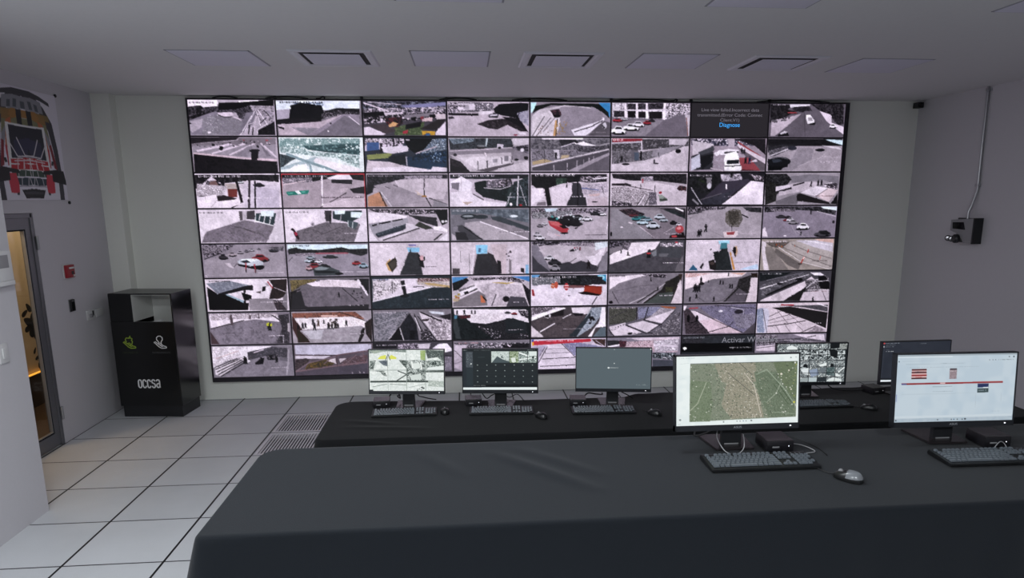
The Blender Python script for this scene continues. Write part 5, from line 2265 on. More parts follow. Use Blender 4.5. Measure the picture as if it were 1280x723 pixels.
apple = [[(.12, .62), (.1, .5), (-.02, .42)], [(-.22, .1), (-.3, .3), (-.2, .44), (-.02, .4), (.14, .44), (.28, .36), (.2, .24), (.28, .12), (.2, -.08)]]
bulb = [[(-.1, .02), (-.12, .12), (-.25, .28), (-.24, .46), (-.1, .58), (.08, .58), (.22, .46), (.22, .28), (.1, .12), (.1, -.05)]]
icon(hand + apple, M['logo_green'], 'organic_icon', .167, .79, .126, .009)
icon(hand + bulb, M['logo_white'], 'general_waste_icon', .485, .79, .126, .009)
text_obj('organic_caption', 'ORGANICOS', .026, M['logo_dimgreen'], bn, (.165, -.0012, .682), align='CENTER', sx=1.05)
text_obj('general_waste_caption', 'INORGANICOS', .026, M['logo_dim'], bn, (.487, -.0012, .682), align='CENTER', sx=1.05)
def arc(cx, cz, rx, rz, a0, a1, n=8): return [(cx + rx * math.cos(a0 + (a1 - a0) * k / n), cz + rz * math.sin(a0 + (a1 - a0) * k / n)) for k in range(n + 1)]
bm = bmesh.new(); lw, lh, st = .038, .090, .0135
def C_(x): return arc(x, lh * .66, lw / 2 - .003, lh * .27, .15, PI, 7) + arc(x, lh * .27, lw / 2 - .003, lh * .27, PI, 2 * PI - .15, 7)
def O_(x): return arc(x, lh * .68, lw / 2 - .003, lh * .25, 0, PI, 7) + arc(x, lh * .27, lw / 2 - .003, lh * .27, PI, 2 * PI, 7)
step = .0472
xs = [.021 + step * k for k in range(5)]
ribbon(bm, O_(xs[0]), st, closed=True); ribbon(bm, C_(xs[1]), st); ribbon(bm, C_(xs[2]), st)
ribbon(bm, arc(xs[3], lh * .72, lw / 2 - .003, lh * .22, .15, PI * 1.2, 7) + arc(xs[3], lh * .25, lw / 2 - .003, lh * .25, PI * .3, -PI * .95, 7), st)
ribbon(bm, arc(xs[4], lh * .74, lw / 2 - .003, lh * .2, PI * .95, 0, 6) + [(xs[4] + lw / 2 - .003, 0)], st); ribbon(bm, [(xs[4] + lw / 2 - .003, lh * .5)] + arc(xs[4], lh * .25, lw / 2 - .003, lh * .23, PI * .5, PI * 1.9, 8), st)
o = obj('white_lettering', bm, M['logo_white'], bn); o.location = (.208, -.0005, .318)

# ------------------------------------------------------------------ things on the left walls
PO = [('3b3b40',0,[-1.642,3.089,-1.502,3.13,-1.36,3.155,-1.219,3.153,-1.077,3.119,-0.954,3.038,-0.848,2.912,-0.806,2.679,-0.788,2.456,-0.794,2.228,-0.864,2.228,-0.853,2.486,-0.878,2.675,-0.92,2.843,-1.021,2.977,-1.13,3.061,-1.255,3.102,-1.372,3.107,-1.511,3.091,-1.649,3.058]),('85868c',0,[-1.514,3.08,-1.374,3.1,-1.257,3.095,-1.131,3.053,-1.023,2.969,-0.929,2.839,-0.892,2.674,-0.924,2.656,-0.967,2.761,-1.038,2.907,-1.086,2.977,-1.257,2.994,-1.538,2.981]),('4c5258',0,[-1.455,3.047,-1.408,3.053,-1.422,2.995,-1.469,2.989]),('4c5258',0,[-1.37,3.065,-1.323,3.067,-1.34,2.998,-1.386,2.999]),('4c5258',0,[-1.278,3.056,-1.23,3.055,-1.232,2.997,-1.28,2.998]),('7d6a40',0,[-1.605,2.972,-1.355,2.982,-1.366,2.938,-1.619,2.916]),('8a6a38',0,[-1.541,2.966,-1.356,2.977,-1.376,2.894,-1.56,2.888]),('9a7038',0,[-1.284,2.983,-1.084,2.985,-1.033,2.931,-1.078,2.903,-1.175,2.923,-1.3,2.917]),('7a7a5a',0,[-1.56,2.888,-1.376,2.894,-1.389,2.843,-1.5,2.86,-1.589,2.767]),('7a7a5a',0,[-1.3,2.917,-1.151,2.918,-1.067,2.897,-1.118,2.847,-1.292,2.849]),('1d1c20',0,[-1.355,2.982,-1.283,2.986,-1.292,2.849,-1.359,2.848]),('b06038',0,[-1.063,2.912,-0.992,2.882,-0.946,2.678,-1.034,2.672,-1.061,2.815]),('b03038',0,[-1.034,2.672,-0.941,2.678,-0.945,2.514,-1.02,2.511]),('5f6a50',0,[-1.131,2.846,-1.057,2.86,-1.028,2.51,-1.084,2.5]),('d8d8d8',0,[-1.521,2.865,-1.11,2.858,-1.092,2.434,-1.543,2.489]),('22232e',0,[-1.485,2.847,-1.132,2.841,-1.179,2.595,-1.494,2.577]),('30314a',0,[-1.441,2.724,-1.216,2.756,-1.277,2.604,-1.448,2.594]),('c8c4c8',0.0126,[-1.511,2.718,-1.413,2.593,-1.189,2.606,-1.102,2.751]),('7a2028',0,[-1.599,2.725,-1.568,2.713,-1.605,2.515,-1.653,2.498]),('b02830',0,[-1.512,2.569,-1.154,2.589,-1.151,2.551,-1.514,2.533]),('c8b8bc',0,[-1.468,2.561,-1.208,2.578,-1.206,2.566,-1.468,2.55]),('b02830',0,[-1.517,2.522,-1.098,2.541,-1.097,2.5,-1.522,2.483]),('d8d8d8',0.0084,[-1.418,2.574,-1.432,2.486]),('d8d8d8',0.0084,[-1.332,2.579,-1.354,2.49]),('d8d8d8',0.0084,[-1.245,2.584,-1.264,2.493]),('d8d8d8',0.0084,[-1.164,2.55,-1.161,2.497]),('33483c',0,[-1.524,2.473,-1.096,2.485,-1.097,2.434,-1.52,2.43]),('c8c4c8',0.0084,[-1.429,2.476,-1.436,2.428]),('c8c4c8',0.0084,[-1.332,2.48,-1.344,2.431]),('c8c4c8',0.0084,[-1.231,2.484,-1.238,2.434]),('2b3a44',0,[-1.486,2.416,-1.129,2.422,-1.149,2.376,-1.388,2.348,-1.479,2.369]),('c8c4c8',0.0084,[-1.395,2.419,-1.406,2.355]),('c8c4c8',0.0084,[-1.301,2.422,-1.318,2.353]),('c8c4c8',0.0084,[-1.215,2.424,-1.235,2.363]),('9a96a0',0.0084,[-1.508,2.346,-1.079,2.354]),('1d1c20',0,[-1.419,2.318,-1.204,2.329,-1.237,2.248,-1.375,2.247]),('3a3a40',0,[-1.387,2.301,-1.235,2.308,-1.254,2.282,-1.379,2.282]),('1d1c20',0,[-1.074,2.485,-0.854,2.505,-0.851,2.47,-1.082,2.454]),('c03848',0,[-1.033,2.456,-0.918,2.452,-0.934,2.293,-1.046,2.292,-1.054,2.37]),('2a2a2c',0,[-0.93,2.577,-0.894,2.576,-0.909,2.538,-0.942,2.539]),('1d1c20',0,[-1.741,2.495,-1.553,2.496,-1.554,2.396,-1.771,2.369]),('2a2a2c',0,[-1.493,2.288,-1.462,2.3,-1.458,2.277,-1.488,2.274])]
po = thing('venue_map_poster', 'large pinned venue seating map poster above the glass door', 'poster', (0, -1.25, 2.7))
po.location = (0, 0, 0)
YC = -1.25
pp = Painter(384, 352, 5, 'd6d3dc')
PY0, PZ1, PW_, PH_ = YC - .515, 3.17, 1.03, .94
for c, w, p in PO:
    for mir in (1, 0):
        q = []
        for k in range(0, len(p), 2):
            a = 2 * YC - p[k] if mir else p[k]
            q += [(a - PY0) / PW_ * 1000, (PZ1 - p[k + 1]) / PH_ * 1000]
        if w: pp.line(c, w / PW_ * 1000, q)
        else: pp.poly(c, q)
sheet = boxobj('mount_board', (.004, YC, 2.70), (.006, 1.03, .94), M['poster'], po)
m_print = mat('poster_print', 'b9b5bd', .6)
_at = m_print.node_tree.nodes.new('ShaderNodeAttribute'); _at.attribute_name = 'picture'
m_print.node_tree.links.new(_at.outputs['Color'], m_print.node_tree.nodes['Principled BSDF'].inputs['Base Color'])
pm = picture('printed_map', pp.down(2), 0, 0, PW_, PH_, m_print, po)
pm.rotation_euler = (0, 0, PI / 2); pm.location = (.0085, PY0, PZ1 - PH_)
for y, z in ((YC + .525, 3.175), (YC + .53, 2.205), (YC - .525, 3.175), (YC - .53, 2.205)):
    bm = bmesh.new(); lathe(bm, [(.013, 0), (.016, .004), (.014, .012), (.006, .014)], 14, Matrix.Translation((.002, y, z)) @ Matrix.Rotation(PI / 2, 4, 'Y')); obj('pin', bm, M['black'], po, True)

fa = thing('fire_alarm_pull', 'small red fire alarm pull station beside the glass door', 'fire alarm', (0, -.905, 1.57))
boxobj('mounting_plate', (.005, 0, 0), (.01, .145, .135), M['light_plastic'], fa, .003)
bm = bmesh.new(); box(bm, (.022, 0, -.002), (.034, .125, .12), 0, .006); obj('housing', bm, M['red'], fa, True)
boxobj('pull_bar', (.045, .0, .03), (.012, .07, .016), M['light_plastic'], fa, .003)
boxobj('label_plate', (.04, .02, -.018), (.003, .035, .03), M['pc_front'], fa)
boxobj('lock_tab', (.042, .035, -.045), (.008, .02, .016), M['light_plastic'], fa, .002)
cr = thing('card_reader', 'narrow black card reader below the red fire alarm', 'card reader', (0, -.917, 1.243))
boxobj('mounting_plate', (.003, 0, 0), (.006, .078, .12), M['grey_plastic'], cr, .002)
boxobj('housing', (.0115, 0, 0), (.022, .072, .112), M['black'], cr, .005)
boxobj('reader_face', (.0225, 0, -.006), (.003, .05, .08), M['lens'], cr, .001)
boxobj('status_light', (.0228, 0, .045), (.003, .02, .006), M['grey_plastic'], cr)
ou = thing('wall_outlet', 'pale wall outlet plate with a plug beside the black bin', 'outlet', (0, -.60, 1.10))
boxobj('cover_plate', (.006, .0, 0), (.012, .155, .1), M['light_plastic'], ou, .004)
boxobj('cable_duct', (.006, .16, .0), (.011, .15, .075), M['light_plastic'], ou, .002)
boxobj('socket', (.013, .03, .012), (.004, .022, .05), M['black'], ou, .001)
boxobj('plug', (.022, -.03, -.005), (.026, .034, .03), M['grey_plastic'], ou, .005)
iv = thing('intercom_panel', 'white intercom panel on the near wall edge at the left', 'intercom', (.68, -2.93, 1.80))
boxobj('housing', (.016, 0, 0), (.032, .17, .2), M['light_plastic'], iv, .006)
boxobj('screen_window', (.033, -.01, .03), (.003, .11, .085), M['grey_plastic'], iv, .001)
boxobj('bottom_cover', (.018, 0, -.115), (.036, .17, .03), M['light_plastic'], iv, .004)
sw = thing('light_switch', 'white light switch plate on the near wall below the intercom', 'switch', (.68, -3.03, 1.23))
boxobj('cover_plate', (.005, 0, 0), (.01, .09, .13), M['light_plastic'], sw, .003)
boxobj('rocker', (.012, 0, 0), (.008, .035, .07), M['light_plastic'], sw, .002)

# ------------------------------------------------------------------ things on the right wall
bm = bmesh.new(); X = XR - .02
tube(bm, [(X, -1.04, ZC), (X, -1.05, 2.7), (X, -1.06, 2.33)], .0135, 12, 0, True)
tube(bm, [(X, -1.06, 2.335), (X, -1.055, 2.27), (X - .02, -1.03, 2.13), (X - .035, -1.02, 2.07), (X - .035, -1.02, 2.0)], .0135, 12, 5)
cd = thing('steel_conduit', 'thin galvanised steel conduit running down the right wall to the lamp box', 'conduit')
obj('pipe', bm, M['steel'], cd, True)
bm = bmesh.new(); box(bm, (X - .002, -1.06, 2.335), (.036, .05, .03), 0, .005); obj('coupling', bm, M['steel'], cd)
bm = bmesh.new(); box(bm, (XR - .006, -1.04, 3.26), (.012, .07, .03), 0, .003); box(bm, (X, -1.04, 3.26), (.034, .032, .03), 0, .004); obj('pipe_clamp', bm, M['steel'], cd)
el = thing('emergency_light', 'grey twin head emergency light box mounted on the right wall', 'emergency light', (XR, -1.0, 1.88))
bm = bmesh.new(); prism(bm, [(-.16, .125), (.16, .105), (.16, -.005), (.06, -.03), (-.02, -.085), (-.05, -.125), (-.16, -.125)], .075, 'x', -.1); obj('body', bm, M['grey_plastic'], el)
bm = bmesh.new(); box(bm, (-.05, -.168, .0), (.1, .016, .26), 0, .002)
box(bm, (-.0125, 0, 0), (.025, .32, .25)); obj('back_box', bm, M['black'], el)
bm = bmesh.new(); prism(bm, [(-.03, .085), (.13, .08), (.12, .015), (-.06, .01)], .006, 'x', -.105); obj('dark_window', bm, M['lens'], el)
for k, (y, z) in enumerate(((.17, -.085), (.115, -.09))):
    mt = Matrix.Translation((-.105, y, z)) @ Matrix.Rotation(R(52), 4, 'Z') @ Matrix.Rotation(-PI / 2, 4, 'Y')
    bm = bmesh.new(); lathe(bm, [(.012, -.05), (.02, -.045), (.03, 0), (.031, .02), (.027, .024)], 20, mt); h = obj('lamp_head', bm, M['black'], el, True)
    bm = bmesh.new(); lathe(bm, [(.024, .022), (.022, .0265), (.012, .029)], 18, mt); obj('lamp_lens', bm, M['lamp_glass'], h, True)
bm = bmesh.new(); lathe(bm, [(.045, 0), (.045, .03), (.03, .045)], 20, Matrix.Translation((-.1, .04, -.085)) @ Matrix.Rotation(-PI / 2, 4, 'Y')); obj('lamp_bracket', bm, M['black'], el, True)
bm = bmesh.new(); tube(bm, [(-.08, .14, -.085), (-.1, .1, -.095), (-.1, .04, -.09)], .012, 8, 4); obj('lamp_arm', bm, M['black'], el, True)
cc = thing('corner_camera', 'small black camera box high in the right back corner', 'camera', (8.9, -.03, 3.235))
bm = bmesh.new(); box(bm, (0, 0, 0), (.072, .09, .062), 0, .006); obj('body', bm, M['black'], cc)
bm = bmesh.new(); lathe(bm, [(.022, 0), (.022, .012), (.014, .014)], 18, Matrix.Translation((-.004, -.045, 0)) @ Matrix.Rotation(PI / 2, 4, 'X')); obj('lens', bm, M['lens'], cc, True)
bm = bmesh.new(); lathe(bm, [(.012, .031), (.012, .045), (.035, .047), (.035, .055)], 16); obj('ceiling_mount', bm, M['light_plastic'], cc, True)

# ------------------------------------------------------------------ floor grates
def grate(y, label):
    t = thing('floor_grate', label, 'floor grate', ((GX0 + GX1) / 2, y, 0), 0, 'slotted floor grates')
    bm = bmesh.new(); w, d = .574, .574
    for c, s in (((0, d / 2 - .012, -.012), (w, .024, .026)), ((0, -d / 2 + .012, -.012), (w, .024, .026)), ((w / 2 - .012, 0, -.012), (.024, d - .048, .026)), ((-w / 2 + .012, 0, -.012), (.024, d - .048, .026))): box(bm, c, s)
    obj('border', bm, M['grate'], t)
    bm = bmesh.new()
    n = 19
    for k in range(n): box(bm, (-.262 + .524 * (k + .5) / n, 0, -.004), (.0125, .526, .008))
    obj('slats', bm, M['grate'], t)
grate(-.90, 'slotted metal floor grate nearest the video wall')
grate(-1.51, 'slotted metal floor grate beside the far desk, nearer of two')

# ------------------------------------------------------------------ draped desks
def outline(x0, x1, yf, yb, rfront, rback, n=10, backdip=None):
    """front left -> front right -> back right -> back left, anticlockwise seen from above"""
    P = []
    def corner(cx, cy, r, a0):
        for k in range(n + 1):
            a = a0 + PI / 2 * k / n; P.append((cx + r * math.cos(a), cy + r * math.sin(a)))
    def line(a, b, m):
        for k in range(1, m): P.append((a[0] + (b[0] - a[0]) * k / m, a[1] + (b[1] - a[1]) * k / m))
    corner(x0 + rfront, yf + rfront, rfront, PI); line((x0 + rfront, yf), (x1 - rfront, yf), 190)
    corner(x1 - rfront, yf + rfront, rfront, 1.5 * PI); line((x1, yf + rfront), (x1, yb - rback), 18)
    corner(x1 - rback, yb - rback, rback, 0); line((x1 - rback, yb), (x0 + rback, yb), 190)
    corner(x0 + rback, yb - rback, rback, PI / 2); line((x0, yb - rback), (x0, yf + rfront), 18)
    if backdip: P = [(x, y + backdip(x) if y > (yf + yb) / 2 + .1 else y) for x, y in P]
    return P
def draped(name, label, P, zt, zb, seed, wrinkle, m):
    rnd = random.Random(seed); ph = [rnd.random() * 6.28 for _ in range(8)]
    cx = sum(p[0] for p in P) / len(P); cy = sum(p[1] for p in P) / len(P)
    hx = max(p[0] for p in P) - cx; n = len(P)
    bm = bmesh.new(); rings = []
    S = [0] * n
    cs = [(a, b) for a in (min(p[0] for p in P), max(p[0] for p in P)) for b in (min(p[1] for p in P), max(p[1] for p in P))]
    def flare(x, y): return .2 * max(math.exp(-(((x - a) ** 2 + (y - b) ** 2) / .011)) for a, b in cs)
    for i in range(1, n): S[i] = S[i - 1] + math.hypot(P[i][0] - P[i - 1][0], P[i][1] - P[i - 1][1])
    def top(x, y): return zt + wrinkle(x, y)
    K = 36
    for k in range(K + 1):
        t = k / K
        rings.append([bm.verts.new((x, cy + (y - cy) * t, top(x, cy + (y - cy) * t))) for x, y in P]) if k else None
    mids = None
    nrm = []
    for i in range(n):
        a, b = P[i - 1], P[(i + 1) % n]; L = math.hypot(b[0] - a[0], b[1] - a[1]) or 1
        nrm.append(((b[1] - a[1]) / L, -(b[0] - a[0]) / L))
    for dz, out in ((.003, .004), (.010, .008), (.03, .010), (.10, .014), (.22, .02), (.36, .028), (.52, .036), (.70, .044), (.80, .05)):
        if zt - dz < zb + .02: break
        rings.append([])
        for i, (x, y) in enumerate(P):
            f = min(1, dz / .5)
            w = math.sin(S[i] * 9 + ph[0]) * .5 + math.sin(S[i] * 17 + ph[1]) * .3 + math.sin(S[i] * 31 + ph[2]) * .2
            o = out + f * (.014 * w) + flare(x, y) * dz
            rings[-1].append(bm.verts.new((x + nrm[i][0] * o, y + nrm[i][1] * o, zt - dz + (wrinkle(x, y) if dz < .02 else 0))))
    last = []
    for i, (x, y) in enumerate(P):
        w = math.sin(S[i] * 9 + ph[0]) * .5 + math.sin(S[i] * 17 + ph[1]) * .3 + math.sin(S[i] * 31 + ph[2]) * .2
        o = .052 + .014 * w + flare(x, y) * min(.8, zt - zb); last.append(bm.verts.new((x + nrm[i][0] * o, y + nrm[i][1] * o, zb)))
    rings.append(last)
    for A, B in zip(rings[:-1], rings[1:]):
        for i in range(n):
            j = (i + 1) % n
            bm.faces.new((A[i], A[j], B[j], B[i]))
    # strip along the middle of the top
    A = rings[0]
    F = sorted([v for v, p in zip(A, P) if p[1] < cy], key=lambda v: v.co.x); K2 = sorted([v for v, p in zip(A, P) if p[1] >= cy], key=lambda v: v.co.x)
    i = j = 0
    while i < len(F) - 1 or j < len(K2) - 1:
        if j == len(K2) - 1 or (i < len(F) - 1 and F[i + 1].co.x <= K2[j + 1].co.x): bm.faces.new((F[i], F[i + 1], K2[j])); i += 1
        else: bm.faces.new((F[i], K2[j + 1], K2[j])); j += 1
    bmesh.ops.recalc_face_normals(bm, faces=bm.faces[:])
    o = obj(name, bm, m, None, True)
    return tag(o, label, 'desk')
def ridge(x, y, ax, ay, bx, by, h, w):
    dx, dy = bx - ax, by - ay; L2 = dx * dx + dy * dy
    t = max(0, min(1, ((x - ax) * dx + (y - ay) * dy) / L2)); d = math.hypot(x - ax - dx * t, y - ay - dy * t)
    return h * math.exp(-(d / w) ** 2) * math.sin(PI * (.1 + .8 * t))
Z1, Z2 = 1.165, .75
def wr1(x, y):
    return (ridge(x, y, 3.86, -5.02, 4.22, -5.42, .009, .032) + ridge(x, y, 3.98, -4.98, 4.26, -5.28, .006, .03) + ridge(x, y, 3.55, -4.98, 3.72, -5.24, .005, .035)
            + 0.0006 * math.sin(x * 7 + 2 * y) * math.sin(y * 9))
def wr2(x, y):
    return (ridge(x, y, 2.92, -3.22, 3.3, -3.35, .006, .03) + ridge(x, y, 2.95, -3.36, 3.5, -3.44, .006, .03) + 0.0006 * math.sin(x * 9 + y))
def dip(x):
    t = max(0, min(1, (x - 2.95) / 1.2)); u = max(0, min(1, (x - 4.93) / .12))
    return -.085 * t * (1 - u) + (.006 * math.sin(x * 23) * u)
draped('draped_desk', 'long near desk under a charcoal cloth holding two big lit monitors', outline(2.875, 7.66, -5.665, -4.875, .02, .09), Z1, .385, 3, wr1, M['cloth'])
draped('draped_desk', 'long far desk under a black cloth in front of the video wall', outline(2.80, 7.66, -3.60, -2.765, .05, .12, backdip=dip), Z2, .004, 5, wr2, M['cloth_black'])

# ------------------------------------------------------------------ monitors
def monitor(src, loc, yaw, tilt, label, zdesk, logo=None, w=.54, h=.322, bot=.024):
    """loc: bottom centre of the front face"""
    t = thing('computer_monitor', label, 'monitor', (loc[0], loc[1], zdesk + .003), R(yaw), 'desk monitors')
    z0 = loc[2] - zdesk - .003
    piv = bpy.data.objects.new('screen_housing', None)
    bm = bmesh.new()
    b, s, d = .009, .006, .03
    for c, q in (((0, d / 2, bot / 2), (w, d, bot)), ((0, d / 2, h - s / 2), (w, d, s)), ((-w / 2 + s / 2, d / 2, h / 2), (s, d, h)), ((w / 2 - s / 2, d / 2, h / 2), (s, d, h)), ((0, d - .006, h / 2), (w - .004, .012, h - .004))): box(bm, c, q)
    box(bm, (0, d + .012, h * .42), (w * .6, .03, h * .55), 0, .01)
    hs = obj('housing', bm, M['bezel'], t); hs.location = (0, 0, z0); hs.rotation_euler = (-R(tilt), 0, 0)
    im = Painter(256 * 3, 144 * 3, 77).run(SCREENS[src]).down(3)
    sc = picture('screen', im, -w / 2 + s, bot, w - 2 * s, h - bot - s, M['screen'], hs, .002)
    boxobj('power_light', (w / 2 - .04, -.0008, bot * .5), (.006, .002, .004), M['white_led'], hs)
    if logo: text_obj('maker_logo', logo, .013, M['text_logo'], hs, (0, -.0006, bot * .32), align='CENTER', sx=1.2)
    bm = bmesh.new()
    prism(bm, [(-.045, .0), (.045, .0), (.038, z0 + .11), (-.038, z0 + .11)], .022, 'y', .06)
    obj('stand_column', bm, M['black'], t)
    boxobj('column_slot', (0, .059, .014), (.062, .003, .005), M['grey_plastic'], t)
    bm = bmesh.new(); prism(bm, [(-.085, .012), (.085, .012), (.105, .2), (-.105, .2)], .009, 'z', .001)
    es = [e for e in bm.edges]; bmesh.ops.bevel(bm, geom=es, offset=.003, segments=2, affect='EDGES')
    obj('stand_base', bm, M['pc'], t)
    return t
monitor('M1', (3.324, -3.014, .866), -5.8, 7, 'monitor on the far desk showing a bright mosaic of pale camera views', Z2)
monitor('M2', (3.985, -3.06, .866), -6, 4.5, 'monitor on the far desk showing a dark camera program with a white bar', Z2)
monitor('M3', (4.793, -3.09, .862), -8.2, 3, 'monitor on the far desk with a plain grey screen', Z2)
monitor('M4', (4.884, -5.105, 1.264), 0, 7, 'monitor on the near desk showing a green aerial map', Z1, 'ASUS')
monitor('M5', (5.833, -5.125, 1.253), -1.6, 4.5, 'monitor on the near desk showing a pale web page with a red bar', Z1, 'ASUS')
monitor('M6', (6.29, -3.03, .852), -2.6, .5, 'monitor behind the map monitor showing a black and white camera mosaic', Z2)
monitor('M7', (7.03, -3.14, .872), 1.0, 2.5, 'dark screened monitor on the far desk behind the web page monitor', Z2)

# ------------------------------------------------------------------ keyboards
key_cache = {}
def key_mesh(w, d):
    k = (round(w, 4), round(d, 4))
    if k not in key_cache:
        bm = bmesh.new()
        lo = [bm.verts.new((x * w / 2, y * d / 2, 0)) for x, y in ((-1, -1), (1, -1), (1, 1), (-1, 1))]
        hi = [bm.verts.new((x * (w / 2 - .0022), y * (d / 2 - .002) + .0006, .0065)) for x, y in ((-1, -1), (1, -1), (1, 1), (-1, 1))]
        bm.faces.new(hi)
        for i in range(4): bm.faces.new((lo[i], lo[(i + 1) % 4], hi[(i + 1) % 4], hi[i]))
        me = bpy.data.meshes.new('key'); bm.to_mesh(me); bm.free(); me.materials.append(M['key']); key_cache[k] = me
    return key_cache[k]
def keyboard(label):
    t = thing('keyboard', label, 'keyboard', (0, 0, 0), 0, 'black keyboards')
    W, D = .445, .150
    bm = bmesh.new(); prism(bm, [(-D / 2, .001), (D / 2, .001), (D / 2, .019), (D / 2 - .012, .021), (-D / 2 + .006, .013), (-D / 2, .010)], W, 'x', -W / 2)
    bmesh.ops.bevel(bm, geom=bm.edges[:], offset=.0022, segments=2, affect='EDGES')
    obj('case', bm, M['kbase'], t)
    u, sl = .0188, .0745
    x_main, x_nav, x_num = -W / 2 + .012, -W / 2 + .012 + 15 * u + .007, -W / 2 + .012 + 18 * u + .014
    rows = [(.058, [(0, 1)] + [(2 + k + .33 * (k // 4), 1) for k in range(12)], 3, 0),
            (.033, [(k, 1) for k in range(13)] + [(13, 2)], 3, 4), (.0142, [(0, 1.5)] + [(1.5 + k, 1) for k in range(12)] + [(13.5, 1.5)], 3, 4),
            (-.0046, [(0, 1.75)] + [(1.75 + k, 1) for k in range(11)] + [(12.75, 2.25)], 0, 3),
            (-.0234, [(0, 2.25)] + [(2.25 + k, 1) for k in range(10)] + [(12.25, 2.75)], 1, 4), (-.0422, [(0, 1.5), (1.5, 1), (2.5, 1.25), (3.75, 6), (9.75, 1.25), (11, 1), (12, 1.25), (13.25, 1.75)], 3, 2)]
    for y, main, nav, num in rows:
        z = .0145 + (y + .06) * .055
        L = [(x_main + (a + w / 2) * u, w * u - .0042) for a, w in main]
        L += [(x_nav + (k + .5 + (1 if nav == 1 else 0)) * u, u - .0042) for k in range(nav)]
        L += [(x_num + (k + .5) * u, u - .0042) for k in range(num)] if num != 2 else [(x_num + u, 2 * u - .0042), (x_num + 2.5 * u, u - .0042)]
        for x, w in L:
            o = bpy.data.objects.new('key', key_mesh(w, u - .0042)); C.objects.link(o); o.parent = t; o.location = (x, y - .006, z); o.rotation_euler = (R(3.2), 0, 0)
    bm = bmesh.new()
    for k in range(3): box(bm, (x_num + (k + .7) * u, .054, .0205), (.005, .003, .001))
    obj('status_lights', bm, M['silver'], t)
    return t
KB = keyboard('keyboard in front of the green map monitor on the near desk')
KB.location = (4.922, -5.25, Z1 + .0035); KB.rotation_euler = (0, 0, R(0))
for x, y, z, rz, l in ((5.885, -5.29, Z1, -1.0, 'keyboard in front of the pale web page monitor, cut by the right edge'),
                       (3.312, -3.113, Z2, 1.5, 'keyboard in front of the bright mosaic monitor on the far desk'),
                       (3.987, -3.137, Z2, -2.5, 'keyboard in front of the dark camera program monitor'),
                       (4.70, -3.197, Z2, -2.5, 'keyboard in front of the plain grey screen monitor'),
                       (6.27, -3.215, Z2, 0.0, 'keyboard on the far desk behind the near map monitor')):
    copy_tree(KB, (x, y, z + .0035), R(rz), l)

# ------------------------------------------------------------------ mice
def mouse(label):
    t = thing('computer_mouse', label, 'mouse', (0, 0, 0), 0, 'black mice')
    bm = bmesh.new()
    n, m = 20, 9; rings = []
    for j in range(m + 1):
        f = j / m; a = PI / 2 * f
        ring = []
        for i in range(n):
            b = 2 * PI * i / n; c, s = math.cos(b), math.sin(b)
            rx = .0315 * abs(c) ** .85 * (1 if c > 0 else -1); ry = .056 * abs(s) ** .85 * (1 if s > 0 else -1)
            k = math.cos(a) ** .55
            ring.append(bm.verts.new((rx * k * (1 - .12 * max(0, s)), ry * k, .002 + .034 * math.sin(a) * (1 - .22 * (ry / .056) * (1 if ry > 0 else .5)))))
        rings.append(ring)
        if f == 1: break
    for A, B in zip(rings[:-1], rings[1:]):
        for i in range(n): bm.faces.new((A[i], A[(i + 1) % n], B[(i + 1) % n], B[i]))
    bm.faces.new(rings[0][::-1])
    bmesh.ops.remove_doubles(bm, verts=bm.verts[:], dist=.0002)
    pb = bmesh.new(); vm = {}
    for f in bm.faces:
        q = f.calc_center_median()
        if q.y < .004 and q.z > .014 and len(f.verts) <= 4:
            vs = []
            for v in f.verts:
                k = tuple(round(c_, 6) for c_ in v.co)
                if k not in vm: vm[k] = pb.verts.new((v.co.x * 1.02, v.co.y * 1.015, v.co.z * 1.02 + .0002))
                vs.append(vm[k])
            try: pb.faces.new(vs)
            except ValueError: pass
    obj('shell', bm, M['black_gloss'], t, True)
    bm = bmesh.new(); lathe(bm, [(.004, -.0035), (.0085, -.003), (.0085, .003), (.004, .0035)], 16, Matrix.Translation((0, .03, .0265)) @ Matrix.Rotation(PI / 2, 4, 'Y')); obj('scroll_wheel', bm, M['grey_plastic'], t, True)
    obj('palm_rest', pb, M['palm'], t, True)
    bm = bmesh.new(); tube(bm, [(0, .054, .009), (.004, .075, .004), (.010, .105, .0035), (.022, .135, .0035)], .0019, 6, 5); obj('cord', bm, M['cable'], t, True)
    return t
MS = mouse('mouse with a silver back on the near desk beside the map keyboard')
MS.location = (5.192, -5.435, Z1 + .003); MS.rotation_euler = (0, 0, R(38))
for x, y, rz, l in ((3.592, -3.12, 5, 'mouse beside the keyboard of the bright mosaic monitor'), (4.252, -3.292, 30, 'mouse beside the keyboard of the dark camera program monitor'),
                    (5.04, -3.305, 35, 'mouse to the right of the plain grey screen keyboard'), (6.575, -3.335, 48, 'mouse at the right end of the keyboard behind the map monitor')):
    c_ = copy_tree(MS, (x, y, Z2 + .003), R(rz), l)
    for ch in c_.children:
        if ch.name.startswith('palm_rest'):
            ch.data = ch.data.copy(); ch.data.materials[0] = M['black_gloss']

